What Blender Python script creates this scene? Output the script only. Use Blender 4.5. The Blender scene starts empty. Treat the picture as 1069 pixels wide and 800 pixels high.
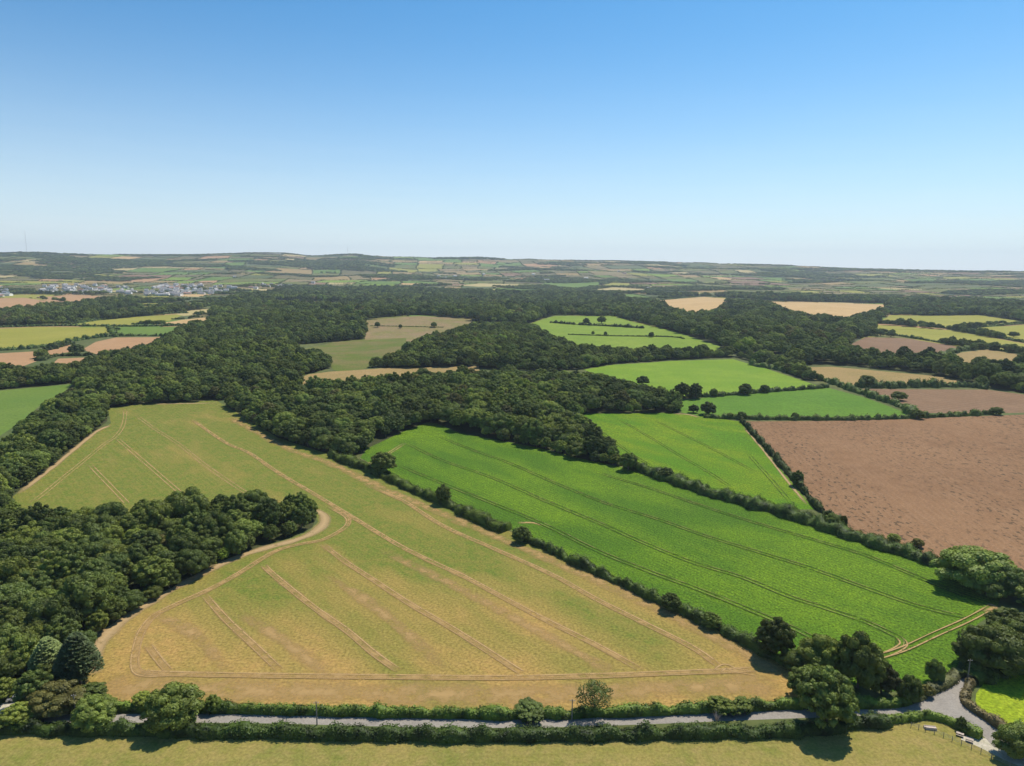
import bpy, math, random
import numpy as np
from mathutils import Vector, Matrix, noise
from mathutils.geometry import delaunay_2d_cdt

random.seed(7)
rng = np.random.default_rng(7)
R = math.radians
S = bpy.context.scene
COL = S.collection

# ------------------------------------------------------------------ camera model
PW, PH, F = 1069.0, 800.0, 722.0
CAMZ = 115.0
PITCH = math.atan(121.0 / F)
ROLL = R(0.4)
cf = Vector((0, math.cos(PITCH), -math.sin(PITCH)))
cr0 = Vector((1, 0, 0)); cu0 = Vector((0, math.sin(PITCH), math.cos(PITCH)))
cr = cr0 * math.cos(ROLL) + cu0 * math.sin(ROLL)
cu = -cr0 * math.sin(ROLL) + cu0 * math.cos(ROLL)
CAM = Vector((0, 0, CAMZ))

def smooth(t):
    t = min(1.0, max(0.0, t)); return t * t * (3 - 2 * t)

SKY_X = [-900, -300, 0, 30, 120, 200, 260, 300, 330, 375, 410, 450, 500, 530, 600, 700, 800, 870, 940, 1069, 1400, 2000]
SKY_Y = [266, 265, 264, 263, 265.5, 266, 263.5, 264.5, 267, 265, 267.5, 268.3, 268.5, 270.5, 271.5, 273.6, 276, 278.5, 281.5, 283, 285, 287]

def ridge(az):
    """height the far ridge must reach in this direction"""
    x = PW / 2 + F * math.tan(max(-1.2, min(1.2, az)))
    ys = float(np.interp(x, SKY_X, SKY_Y))
    yh = 279 + (x - PW / 2) * math.tan(ROLL)
    d = (yh - ys) / F * math.cos(az)
    return CAMZ + RIDGE_D * d - 9

RIDGE_D = 7200.0
HILLS = [(-60, 900, 150, 11), (-330, 820, 130, 10), (-60, 620, 90, 5), (330, 1150, 180, 10), (-420, 1350, 240, 12), (-30, 1500, 260, 10)]
def H(x, y):
    D = math.hypot(x, y)
    z = 0.0
    k = smooth((D - 250) / 500)
    z += k * (2.0 * math.sin(x / 95.0 + 1.0) * math.sin(y / 120.0) + 1.2 * math.sin((x + y) / 60.0)) * 0.5
    for hx, hy, hs, hh in HILLS:
        q_ = ((x - hx) ** 2 + (y - hy) ** 2) / (hs * hs)
        if q_ < 9: z += hh * math.exp(-q_)
    k2 = smooth((D - 900) / 1500)
    z += k2 * 9 * noise.noise(Vector((x / 520.0, y / 700.0, 3.1)))
    if y > 0 and D > 3000:
        az = math.atan2(x, y)
        zr = ridge(az)
        t = (D - 3000) / (RIDGE_D - 3000)
        if t < 1:
            z += zr * (t ** 1.7)
            z += 16 * noise.noise(Vector((x / 900.0, y / 700.0, 9.7))) * math.sin(math.pi * min(1, t)) * 1.6
        else:
            z += zr * (1 - 0.75 * smooth((D - RIDGE_D) / 9000))
    return z

def ray(px, py):
    d = cf + cr * ((px - PW / 2) / F) + cu * ((PH / 2 - py) / F)
    return d.normalized()

def W(px, py, lift=0.0):
    """pixel of the survey photograph -> point of the terrain"""
    d = ray(px, py)
    if d.z >= -0.0005 : d.z = -0.0005
    hd = math.hypot(d.x, d.y)
    tf = CAMZ / -d.z
    t = min(tf * 0.3, 60.0); last = t
    while t < 15000:
        p = CAM + d * t
        if p.z < H(p.x, p.y):
            a, b = last, t
            for _ in range(14):
                m = (a + b) / 2; q = CAM + d * m
                if q.z < H(q.x, q.y): b = m
                else: a = m
            q = CAM + d * b
            return (q.x, q.y)
        last = t
        t += max(3.0, t * 0.012)
    q = CAM + d * min(tf, 9000)
    return (q.x, q.y)

def proj(x, y, z):
    v = Vector((x, y, z)) - CAM
    dz = v.dot(cf)
    if dz < 1: return (-1e6, -1e6, dz)
    return (PW / 2 + F * v.dot(cr) / dz, PH / 2 - F * v.dot(cu) / dz, dz)

def WL(pts): return [W(*p) for p in pts]

# ------------------------------------------------------------------ helpers
def tag(o, label=None, cat=None, group=None, kind=None):
    if label: o['label'] = label
    if cat: o['category'] = cat
    if group: o['group'] = group
    if kind: o['kind'] = kind
    return o

def mesh_np(name, verts, faces, mats, midx=None):
    """verts Nx3, faces Mx3 or Mx4 array"""
    me = bpy.data.meshes.new(name)
    verts = np.asarray(verts, dtype=np.float32); faces = np.asarray(faces, dtype=np.int32)
    me.vertices.add(len(verts)); me.vertices.foreach_set('co', verts.ravel())
    n, k = faces.shape
    me.loops.add(n * k); me.loops.foreach_set('vertex_index', faces.ravel())
    me.polygons.add(n); me.polygons.foreach_set('loop_start', np.arange(0, n * k, k, dtype=np.int32))
    for m in mats: me.materials.append(m)
    if midx is not None: me.polygons.foreach_set('material_index', np.asarray(midx, dtype=np.int32))
    me.update(calc_edges=True); me.validate()
    return me

def link(name, me, parent=None, loc=None):
    o = bpy.data.objects.new(name, me); COL.objects.link(o)
    if parent: o.parent = parent
    if loc: o.location = loc
    return o

class MB:
    def __init__(s): s.v = []; s.f = []; s.m = []
    def add(s, v, f, m=0):
        b = len(s.v); s.v += [tuple(q) for q in v]; s.f += [tuple(i + b for i in q) for q in f]; s.m += [m] * len(f)
    def box(s, c, d, rz=0.0, m=0, rx=0.0):
        M = Matrix.Translation(c) @ Matrix.Rotation(rz, 4, 'Z') @ Matrix.Rotation(rx, 4, 'X')
        x, y, z = d[0] / 2, d[1] / 2, d[2] / 2
        v = [M @ Vector(q) for q in ((-x,-y,-z),(x,-y,-z),(x,y,-z),(-x,y,-z),(-x,-y,z),(x,-y,z),(x,y,z),(-x,y,z))]
        s.add(v, [(0,3,2,1),(4,5,6,7),(0,1,5,4),(1,2,6,5),(2,3,7,6),(3,0,4,7)], m)
    def tube(s, pts, rad, seg=7, m=0):
        rings = []
        n = len(pts)
        for i, p in enumerate(pts):
            p = Vector(p)
            a = Vector(pts[max(0, i - 1)]); b = Vector(pts[min(n - 1, i + 1)])
            t = (b - a).normalized()
            u = t.cross(Vector((0.13, 1, 0.07))).normalized(); w = t.cross(u)
            rings.append([p + (u * math.cos(2 * math.pi * k / seg) + w * math.sin(2 * math.pi * k / seg)) * rad[i] for k in range(seg)])
        v = [q for r_ in rings for q in r_]; f = []
        for i in range(n - 1):
            for k in range(seg):
                f.append((i * seg + k, i * seg + (k + 1) % seg, (i + 1) * seg + (k + 1) % seg, (i + 1) * seg + k))
        f.append(tuple(range(seg))[::-1]); f.append(tuple((n - 1) * seg + k for k in range(seg)))
        s.add(v, f, m)
    def build(s, name, mats, parent=None, loc=None):
        me = bpy.data.meshes.new(name); me.from_pydata(s.v, [], s.f)
        if not isinstance(mats, (list, tuple)): mats = [mats]
        for m in mats: me.materials.append(m)
        me.polygons.foreach_set('material_index', s.m); me.update()
        return link(name, me, parent, loc)

def empty(name, loc, rz=0.0):
    o = bpy.data.objects.new(name, None); COL.objects.link(o)
    o.location = loc; o.rotation_euler = (0, 0, rz); o.empty_display_size = 0.5
    return o

# ------------------------------------------------------------------ materials
def new_mat(name):
    m = bpy.data.materials.new(name); m.use_nodes = True
    nt = m.node_tree; nt.nodes.clear()
    out = nt.nodes.new('ShaderNodeOutputMaterial')
    return m, nt, out

def N(nt, typ, **kw):
    n = nt.nodes.new(typ)
    for k, v in kw.items():
        if k.startswith('i_'): n.inputs[k[2:].replace('_', ' ')].default_value = v
        else: setattr(n, k, v)
    return n

def col4(c): return (c[0], c[1], c[2], 1)

def noise_at(nt, vec, scale, detail=3, rough=0.55):
    n = N(nt, 'ShaderNodeTexNoise', i_Scale=scale, i_Detail=detail, i_Roughness=rough)
    nt.links.new(vec, n.inputs['Vector']); return n.outputs['Fac']

def ramp(nt, fac, lo, hi):
    m = N(nt, 'ShaderNodeMapRange'); m.clamp = True
    nt.links.new(fac, m.inputs['Value'])
    m.inputs['From Min'].default_value = lo; m.inputs['From Max'].default_value = hi
    return m.outputs['Result']

def mixc(nt, fac, a, b, mode='MIX'):
    m = N(nt, 'ShaderNodeMix', data_type='RGBA', blend_type=mode)
    if isinstance(fac, (int, float)): m.inputs[0].default_value = fac
    else: nt.links.new(fac, m.inputs[0])
    for s, v in ((m.inputs[6], a), (m.inputs[7], b)):
        if isinstance(v, tuple): s.default_value = col4(v)
        else: nt.links.new(v, s)
    return m.outputs[2]

def math_(nt, op, a, b=None):
    m = N(nt, 'ShaderNodeMath', operation=op)
    for i, v in enumerate((a, b)):
        if v is None: continue
        if isinstance(v, (int, float)): m.inputs[i].default_value = v
        else: nt.links.new(v, m.inputs[i])
    return m.outputs[0]

def vscale(nt, vec, s, rz=0.0):
    m = N(nt, 'ShaderNodeMapping'); m.inputs['Scale'].default_value = s; m.inputs['Rotation'].default_value = (0, 0, rz)
    nt.links.new(vec, m.inputs['Vector']); return m.outputs[0]

def field_mat(name, c1, c2, c3=None, big=60, fine=0.9, fvar=0.35, rows=None, speck=None, contrast=(0.35, 0.65), mid=9, bump=0.3, drift=None, streak=None):
    """rows=(angle, spacing, strength, colour); speck=(colour, size, threshold, streak angle)"""
    m, nt, out = new_mat(name)
    g = N(nt, 'ShaderNodeNewGeometry').outputs['Position']
    n0 = noise_at(nt, vscale(nt, vscale(nt, g, (1, 1, 1), streak), (1, .35, 1)) if streak else g, 1.0 / big, 4, 0.6)
    if drift:       # the crop is riper towards the road
        sx = N(nt, 'ShaderNodeSeparateXYZ'); nt.links.new(g, sx.inputs[0])
        dr = ramp(nt, sx.outputs['Y'], drift[1], drift[0])
        n0 = math_(nt, 'ADD', n0, math_(nt, 'MULTIPLY', math_(nt, 'SUBTRACT', dr, .45), drift[2] * .5))
    a = ramp(nt, n0, *contrast)
    c = mixc(nt, a, c1, c2)
    b = ramp(nt, noise_at(nt, g, 1.0 / mid, 4, 0.65), 0.38, 0.68)
    c = mixc(nt, math_(nt, 'MULTIPLY', b, 0.6), c, c3 if c3 else c2)
    if rows:
        ang, sp, st, rc = rows
        w = N(nt, 'ShaderNodeTexWave', wave_type='BANDS', bands_direction='X', wave_profile='SIN')
        w.inputs['Scale'].default_value = 1.0; w.inputs['Distortion'].default_value = 1.2; w.inputs['Detail'].default_value = 2
        w.inputs['Detail Scale'].default_value = 0.4
        v = vscale(nt, vscale(nt, g, (1, 1, 1), ang), (0.314 / sp * 1.0, 0.02, 1))
        nt.links.new(v, w.inputs['Vector'])
        wf = math_(nt, 'MULTIPLY', ramp(nt, w.outputs['Fac'], 0.45, 0.95), st)
        wf = math_(nt, 'MULTIPLY', wf, ramp(nt, noise_at(nt, g, 1.0 / 25, 3), 0.35, 0.6))
        c = mixc(nt, wf, c, rc)
    if speck:
        sc, ss, th, ang = speck
        v = vscale(nt, vscale(nt, g, (1, 1, 1), ang), (1, 0.55, 1))
        s1 = ramp(nt, noise_at(nt, v, 1.0 / ss, 2, 0.5), th, th + 0.05)
        s2 = ramp(nt, noise_at(nt, vscale(nt, v, (1, 0.4, 1)), 1.0 / 55, 3), 0.36, 0.56)
        c = mixc(nt, math_(nt, 'MULTIPLY', math_(nt, 'MULTIPLY', s1, s2), .8), c, sc)
    f = noise_at(nt, g, 1.0 / fine, 3, 0.7)
    k = N(nt, 'ShaderNodeMapRange'); nt.links.new(f, k.inputs['Value'])
    k.inputs['From Min'].default_value = 0.3; k.inputs['From Max'].default_value = 0.7
    k.inputs['To Min'].default_value = 1 - fvar; k.inputs['To Max'].default_value = 1 + fvar
    hs = N(nt, 'ShaderNodeVectorMath', operation='SCALE'); nt.links.new(c, hs.inputs[0]); nt.links.new(k.outputs[0], hs.inputs['Scale'])
    bs = N(nt, 'ShaderNodeBsdfPrincipled', i_Roughness=0.95); bs.inputs['Specular IOR Level'].default_value = 0.1
    nt.links.new(hs.outputs[0], bs.inputs['Base Color'])
    if bump:
        bp = N(nt, 'ShaderNodeBump', i_Strength=bump, i_Distance=0.3); nt.links.new(f, bp.inputs['Height'])
        nt.links.new(bp.outputs[0], bs.inputs['Normal'])
    nt.links.new(bs.outputs[0], out.inputs[0])
    return m

def leaf_mat(name, c, var=0.3, trans=0.27, warm=None):
    m, nt, out = new_mat(name)
    oi = N(nt, 'ShaderNodeObjectInfo'); g = N(nt, 'ShaderNodeNewGeometry').outputs['Position']
    c2 = warm or (c[0] * 1.35, c[1] * 1.18, c[2] * 0.95)
    col = mixc(nt, oi.outputs['Random'], c, c2)
    n1 = ramp(nt, noise_at(nt, g, 0.28, 3, 0.6), 0.35, 0.65)
    k = N(nt, 'ShaderNodeMapRange'); nt.links.new(n1, k.inputs['Value'])
    k.inputs['To Min'].default_value = 1 - var; k.inputs['To Max'].default_value = 1 + var
    r2 = math_(nt, 'FRACT', math_(nt, 'MULTIPLY', oi.outputs['Random'], 17.3))
    kk = math_(nt, 'MULTIPLY', k.outputs[0], math_(nt, 'ADD', math_(nt, 'MULTIPLY', r2, 0.85), 0.58))
    hs = N(nt, 'ShaderNodeVectorMath', operation='SCALE'); nt.links.new(col, hs.inputs[0]); nt.links.new(kk, hs.inputs['Scale'])
    d = N(nt, 'ShaderNodeBsdfDiffuse'); t = N(nt, 'ShaderNodeBsdfTranslucent'); mx = N(nt, 'ShaderNodeMixShader'); mx.inputs[0].default_value = trans
    nt.links.new(hs.outputs[0], d.inputs[0]); nt.links.new(hs.outputs[0], t.inputs[0])
    nt.links.new(d.outputs[0], mx.inputs[1]); nt.links.new(t.outputs[0], mx.inputs[2])
    gl = N(nt, 'ShaderNodeBsdfGlossy', i_Roughness=.55); gl.inputs['Color'].default_value = (.9, .95, 1, 1)
    m2 = N(nt, 'ShaderNodeMixShader'); m2.inputs[0].default_value = .014
    nt.links.new(mx.outputs[0], m2.inputs[1]); nt.links.new(gl.outputs[0], m2.inputs[2]); nt.links.new(m2.outputs[0], out.inputs[0])
    return m

def plain(name, c, rough=0.8, var=0.15, sc=1.5, metal=0.0):
    m, nt, out = new_mat(name)
    g = N(nt, 'ShaderNodeNewGeometry').outputs['Position']
    f = ramp(nt, noise_at(nt, g, sc, 4, 0.6), 0.3, 0.7)
    cc = mixc(nt, f, tuple(x * (1 - var) for x in c), tuple(min(0.9, x * (1 + var)) for x in c))
    bs = N(nt, 'ShaderNodeBsdfPrincipled', i_Roughness=rough, i_Metallic=metal)
    nt.links.new(cc, bs.inputs['Base Color']); nt.links.new(bs.outputs[0], out.inputs[0])
    return m

def strip_mat(name, c1, c2, alpha=0.9, hole=(0.35, 0.5), scale=0.25, soft=False):
    """worn or shade-coloured ground: patchy cover that lets the crop show through"""
    m, nt, out = new_mat(name)
    g = N(nt, 'ShaderNodeNewGeometry').outputs['Position']
    a = ramp(nt, noise_at(nt, g, scale, 4, 0.65), *hole)
    at = N(nt, 'ShaderNodeAttribute'); at.attribute_name = 'cover'
    a = math_(nt, 'MULTIPLY', math_(nt, 'MULTIPLY', a, alpha), at.outputs['Fac'])
    f = ramp(nt, noise_at(nt, g, 0.9, 4, 0.7), 0.3, 0.7)
    cc = mixc(nt, f, c1, c2)
    bs = N(nt, 'ShaderNodeBsdfDiffuse'); nt.links.new(cc, bs.inputs['Color'])
    tr = N(nt, 'ShaderNodeBsdfTransparent'); mx = N(nt, 'ShaderNodeMixShader')
    nt.links.new(a, mx.inputs[0]); nt.links.new(tr.outputs[0], mx.inputs[1]); nt.links.new(bs.outputs[0], mx.inputs[2])
    nt.links.new(mx.outputs[0], out.inputs[0])
    return m

DIR_A = math.atan2(-76, 68)       # direction of the tramlines of the big field
M = {}
M['crop_tan'] = field_mat('half_ripe_crop', (.120, .152, .024), (.355, .218, .070), (.235, .180, .045), big=34, fine=.9, fvar=.42, contrast=(.36, .66), mid=4.5, bump=.15, rows=(R(-41), 2.8, .10, (.38, .27, .09)), drift=(125, 300, .85), streak=R(-40))
M['beet'] = field_mat('leafy_green_crop', (.068, .140, .009), (.125, .205, .011), (.050, .105, .009), big=26, fine=.75, fvar=.85, mid=3, bump=.15, contrast=(.4, .6), rows=(R(-38), 2.2, .5, (.035, .075, .010)), streak=R(-40))
M['beet2'] = field_mat('bright_leafy_crop', (.085, .175, .008), (.150, .210, .010), (.072, .155, .009), big=24, fine=.85, fvar=.6, mid=4, bump=.15, contrast=(.4, .6), rows=(R(-30), 2.6, .4, (.05, .11, .010)), streak=R(-40))
M['brown'] = field_mat('brown_stubble', (.225, .124, .062), (.185, .100, .050), (.265, .152, .080), big=80, fine=1.0, fvar=.28,
                       rows=(R(8), 3.6, .22, (.29, .19, .115)), speck=((.065, .046, .026), 2.2, .575, R(8)))
M['green_e'] = field_mat('fresh_green_grass', (.078, .165, .016), (.11, .20, .020), (.082, .155, .020), big=70, fine=2, fvar=.25, rows=(R(80), 6, .3, (.12, .22, .03)))
M['green_f'] = field_mat('light_green_grass', (.135, .225, .018), (.185, .26, .026), (.125, .21, .02), big=70, fine=2, fvar=.2, mid=22)
M['green_g'] = field_mat('lime_green_pasture', (.155, .225, .026), (.20, .26, .034), (.13, .195, .024), big=70, fine=3, fvar=.2, mid=25)
M['green_l'] = field_mat('green_pasture', (.10, .165, .028), (.135, .19, .034), (.11, .165, .03), big=60, fine=2, fvar=.22)
M['yg'] = field_mat('yellow_green_pasture', (.235, .228, .036), (.29, .26, .05), (.215, .205, .036), big=120, fine=3, fvar=.16, mid=30)
M['straw'] = field_mat('harvested_straw', (.44, .29, .125), (.50, .34, .16), (.39, .25, .11), big=90, fine=3, fvar=.15, rows=(R(70), 9, .4, (.37, .23, .10)))
M['straw2'] = field_mat('pale_straw', (.40, .31, .14), (.34, .28, .11), (.42, .33, .16), big=90, fine=3, fvar=.15)
M['earth'] = field_mat('bare_brown_earth', (.185, .108, .060), (.225, .134, .076), (.16, .10, .055), big=70, fine=2, fvar=.2, rows=(R(60), 6, .3, (.26, .18, .115)))
M['orange'] = field_mat('orange_stubble', (.36, .205, .105), (.40, .235, .12), (.31, .19, .09), big=90, fine=2, fvar=.16)
M['tan'] = field_mat('dry_tan_pasture', (.30, .205, .085), (.23, .175, .062), (.33, .215, .095), big=60, fine=2, fvar=.25, mid=15)
M['olive'] = field_mat('rough_olive_pasture', (.115, .128, .026), (.17, .135, .050), (.082, .13, .016), big=90, fine=2, fvar=.3, mid=20, contrast=(.42, .58))
M['rough'] = field_mat('rough_brown_pasture', (.215, .165, .075), (.175, .16, .05), (.25, .155, .095), big=70, fine=3, fvar=.3, mid=22, contrast=(.42, .58))
M['heath'] = field_mat('rough_brown_hill_pasture', (.13, .115, .045), (.17, .13, .06), (.09, .10, .03), big=120, fine=6, fvar=.3, mid=40)
M['fore'] = field_mat('grazed_grass', (.240, .200, .052), (.165, .170, .036), (.30, .215, .080), big=22, fine=.8, fvar=.28, mid=4, contrast=(.38, .62), rows=(R(85), 3, .2, (.27, .23, .07)))
M['lime'] = field_mat('vivid_lime_crop', (.22, .29, .014), (.27, .32, .020), (.14, .21, .012), big=14, fine=.9, fvar=.45, mid=2.5)
M['verge'] = field_mat('rough_verge_grass', (.10, .15, .03), (.19, .18, .05), (.08, .12, .025), big=15, fine=1.1, fvar=.35, mid=4)
M['litter'] = field_mat('leaf_litter', (.050, .060, .02), (.065, .062, .028), (.03, .045, .015), big=15, fine=1.0, fvar=.3, mid=4)
M['moor'] = field_mat('rough_hill_grass', (.085, .11, .035), (.13, .125, .045), (.06, .09, .03), big=300, fine=8, fvar=.3, mid=40)
M['gravel'] = field_mat('pale_gravel', (.56, .50, .41), (.46, .41, .33), (.32, .30, .19), big=7, fine=.6, fvar=.2, mid=1.6)
M['asphalt'] = field_mat('worn_asphalt', (.28, .25, .215), (.225, .20, .175), (.33, .295, .255), big=9, fine=.5, fvar=.12, mid=2.0, bump=.1)
M['worn'] = strip_mat('bare_wheel_ruts', (.47, .315, .15), (.35, .225, .10), 1.0, (.27, .46), .4)
M['worn_soft'] = strip_mat('thin_dry_crop', (.44, .285, .125), (.38, .245, .10), .85, (.30, .60), .2)
M['bare_edge'] = strip_mat('bare_field_edge', (.44, .31, .17), (.36, .25, .12), 1.0, (.22, .42), .18)
M['shade_rut'] = strip_mat('shade_green_ruts', (.035, .085, .012), (.07, .12, .02), .9, (.30, .5), .35)  # dark green paints in the shadow between the crop along the wheel tracks
M['pale_rut'] = strip_mat('pale_dry_ruts', (.30, .30, .09), (.22, .21, .07), .95, (.42, .56), .16)

TINTS = {
 'dark green': leaf_mat('dark_green_leaves', (.108, .150, .034)),
 'mid green': leaf_mat('mid_green_leaves', (.150, .198, .040)),
 'olive brown': leaf_mat('olive_brown_leaves', (.150, .150, .045)),
 'yellow green': leaf_mat('yellow_green_leaves', (.165, .235, .032)),
}
M['hedge'] = leaf_mat('hedge_leaves', (.080, .124, .020), var=.6, trans=.2)
M['hedge_far'] = leaf_mat('dark_hedge_leaves', (.070, .108, .024), var=.45, trans=.2)
M['bracken'] = leaf_mat('brown_bracken', (.20, .14, .06), var=.4, trans=.2, warm=(.12, .14, .045))
M['pine'] = leaf_mat('pine_needles', (.16, .21, .08), var=.3)
M['ash'] = leaf_mat('ash_leaves', (.17, .22, .05), var=.35, trans=.4)
M['bark'] = plain('bark', (.13, .10, .075), .9, .3, 3)
M['pole_wood'] = plain('weathered_pole_wood', (.22, .19, .16), .85, .2, 2)
M['metal'] = plain('galvanised_metal', (.45, .46, .47), .45, .08, 2, .8)
M['white'] = plain('white_render', (.86, .82, .75), .8, .06, .2)
M['cream'] = plain('cream_render', (.60, .55, .46), .8, .08, .2)
M['slate'] = plain('slate_roof', (.30, .275, .26), .5, .15, .8)
M['redroof'] = plain('clay_tile_roof', (.34, .17, .12), .75, .15, .8)
M['glass'] = plain('window_glass', (.03, .04, .05), .1, .1, 1)
M['timber'] = plain('pale_timber', (.48, .38, .31), .8, .2, 4)
M['stone'] = plain('granite', (.42, .39, .36), .9, .2, 3)
M['carpaint'] = plain('silver_car_paint', (.42, .43, .45), .25, .02, 1, .5)
M['tyre'] = plain('tyre_rubber', (.02, .02, .02), .8, .1, 2)

# point in polygon (vectorised)
def inside(poly, X, Y):
    c = np.zeros(len(X), bool); n = len(poly)
    for i in range(n):
        x1, y1 = poly[i]; x2, y2 = poly[(i + 1) % n]
        if y1 == y2: continue
        m = ((y1 > Y) != (y2 > Y)) & (X < (x2 - x1) * (Y - y1) / (y2 - y1) + x1)
        c ^= m
    return c

# ------------------------------------------------------------------ fields (survey polygons)
FIELDS = [   # name, material, polygon in survey pixels
 ('big_crop_field', 'crop_tan', [(88,727),(90,700),(94,688),(105,664),(130,643),(165,622),(200,603),(235,585),(270,572),(305,562),(324,554),(332,545),(330,536),(320,530),(280,526),(200,535),(110,545),(36,544),(26,534),(13,519),(50,490),(85,462),(116,442),(112,426),(150,422),(225,418),(238,425),(290,457),(342,474),(385,490),(440,514),(528,553),(600,587),(640,604),(700,632),(760,661),(800,683),(838,700),(834,734),(760,738),(640,741),(520,743),(400,741),(330,739),(200,735),(110,733)]),
 ('green_crop_field', 'beet', [(376,478),(384,468),(418,452),(446,441),(456,442),(480,452),(560,467),(620,482),(650,488),(700,504),(740,518),(800,534),(860,553),(905,569),(945,581),(975,591),(1045,624),(1038,640),(1020,652),(1005,675),(1000,695),(985,712),(960,722),(925,722),(890,715),(840,699),(800,683),(760,661),(700,632),(640,604),(545,558),(440,514)]),
 ('triangular_crop_field', 'beet2', [(598,436),(612,432),(700,431),(735,435),(772,440),(800,472),(830,508),(850,532),(832,532),(800,530),(740,514),(700,500),(655,484),(628,464)]),
 ('brown_stubble_field', 'brown', [(778,440),(870,439.5),(940,438),(1010,435),(1069,433),(1400,428),(1600,600),(1300,700),(1069,600),(1000,585),(975,588),(945,578),(905,566),(878,550),(855,528),(835,505),(805,470)]),
 ('green_pasture_field', 'green_e', [(706,418),(745,414.5),(780,411.5),(830,408),(865,405),(905,416),(948,432),(940,436),(870,438),(775,436.5),(735,435),(712,431)]),
 ('light_green_field', 'green_f', [(609,386),(640,381),(700,377),(765,375),(800,385),(830,395),(858,404),(800,409),(745,413),(710,414),(660,404)]),
 ('lime_pasture', 'green_g', [(553,338),(580,330),(640,330),(668,338),(712,349),(752,362),(742,371),(640,371),(598,366),(566,350)]),
 ('straw_field', 'straw', [(685,314),(710,312),(735,310),(760,312),(748,329),(715,333),(696,327)]),
 ('long_straw_field', 'straw', [(790,315),(850,316),(925,318),(925,325),(888,338),(845,336),(812,326)]),
 ('yellow_pasture', 'yg', [(915,339),(945,341),(993,345),(1069,359),(1150,372),(1150,384),(1069,369),(995,359),(945,351),(913,347),(912,342)]),
 ('upper_yellow_pasture', 'yg', [(930,329),(1023,329),(1064,335),(1000,343),(993,344),(945,339.5),(915,337)]),
 ('end_yellow_pasture', 'yg', [(1002,344),(1069,339),(1150,345),(1150,371),(1069,357)]),
 ('brown_wedge_field', 'earth', [(886,362),(904,352),(945,353),(995,361),(1004,365),(975,375),(926,377),(899,371)]),
 ('tan_wedge_field', 'tan', [(980,377),(1004,368),(1031,365),(1069,371),(1150,385),(1150,400),(1069,385),(1012,385)]),
 ('tan_strip_field', 'tan', [(822,384),(869,383),(969,392),(1007,397),(1007,403),(953,402),(888,404),(850,396)]),
 ('brown_strip_field', 'earth', [(900,406),(1031,407),(1069,412),(1180,418),(1180,428),(1069,431),(1010,432),(950,431),(920,416)]),
 ('small_olive_field', 'olive', [(783,371),(807,370),(815,378),(785,376.5)]),
 ('rough_brown_pasture', 'rough', [(380,335),(437,330),(492,333),(495,340),(462,352),(424,358),(381,355)]),
 ('rough_pasture', 'olive', [(381,355),(424,353),(424,366),(414,378),(380,385),(361,391),(348,386),(343,378),(323,373),(290,367),(348,357.5),(381,354)]),
 ('dry_strip_field', 'tan', [(308,397),(322,391),(346,388),(401,384.5),(500,382.5),(502,397),(430,401),(368,406),(330,408)]),
 ('far_brown_field', 'orange', [(-60,312),(25,311),(66,316),(40,321),(15,324),(-60,326)]),
 ('far_orange_field', 'orange', [(38,310),(101,309),(115,313),(83,317),(50,314)]),
 ('far_green_strip', 'green_l', [(83,327),(141,321),(197,318),(194,322),(126,329)]),
 ('far_olive_strip', 'yg', [(74,340),(100,335),(141,331),(194,328),(177,335),(114,342)]),
 ('far_straw_strip', 'straw2', [(183,328),(200,324),(228,321.5),(225,327),(192,330)]),
 ('far_orange_wedge', 'straw', [(160,339),(190,334),(222,331),(212,339)]),
 ('yellow_green_field', 'yg', [(-60,345),(0,343.5),(38,341.5),(111,342),(115,347),(76,356),(15,363),(-60,366)]),
 ('small_green_field', 'green_l', [(122,346),(131,341.5),(192,341),(177,350),(124,351)]),
 ('orange_wedge_field', 'orange', [(86,365),(100,357),(121,352.5),(171,352),(151,362),(101,370)]),
 ('orange_strip_field', 'orange', [(48,366),(73,360),(76,367),(53,371)]),
 ('orange_block_field', 'orange', [(-60,372),(0,369),(35,367),(40,376.5),(15,386),(-60,390)]),
 ('orange_sliver_field', 'orange', [(50,384),(61,374.5),(109,372.5),(101,378)]),
 ('left_green_field', 'green_l', [(-250,420),(0,408),(76,401),(66,410),(40,425),(23,440),(0,455),(-250,530)]),
 ('foreground_pasture', 'fore', [(-600,770),(-60,766),(0,763),(130,764),(260,766),(400,770),(520,772),(640,770),(760,768),(850,766),(905,759),(965,750),(985,753),(1000,762),(1010,773),(1030,782),(1060,796),(1120,830),(1500,1100),(1500,2500),(-1200,2500)]),
 ('lime_crop_field', 'lime', [(1019,724),(1026,715),(1045,706),(1069,703),(1300,690),(1400,800),(1069,765),(1052,760),(1030,748),(1018,738)]),
 ('far_brown_clearing', 'rough', [(284,313.5),(330,314.5),(383,318),(384,322),(330,321),(286,320)]),
 ('far_teal_field', 'green_l', [(565,297),(625,294.5),(628,297),(604,302),(585,301)]),
 ('far_straw_patch', 'straw2', [(614,303),(640,300),(674,302),(672,305),(640,306)]),
 ('far_olive_patch', 'yg', [(626,299),(640,295),(658,296),(655,299.5)]),
 ('pale_strip', 'straw2', [(478,298),(500,296),(541,297),(541,300),(500,299.5)]),
]
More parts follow.
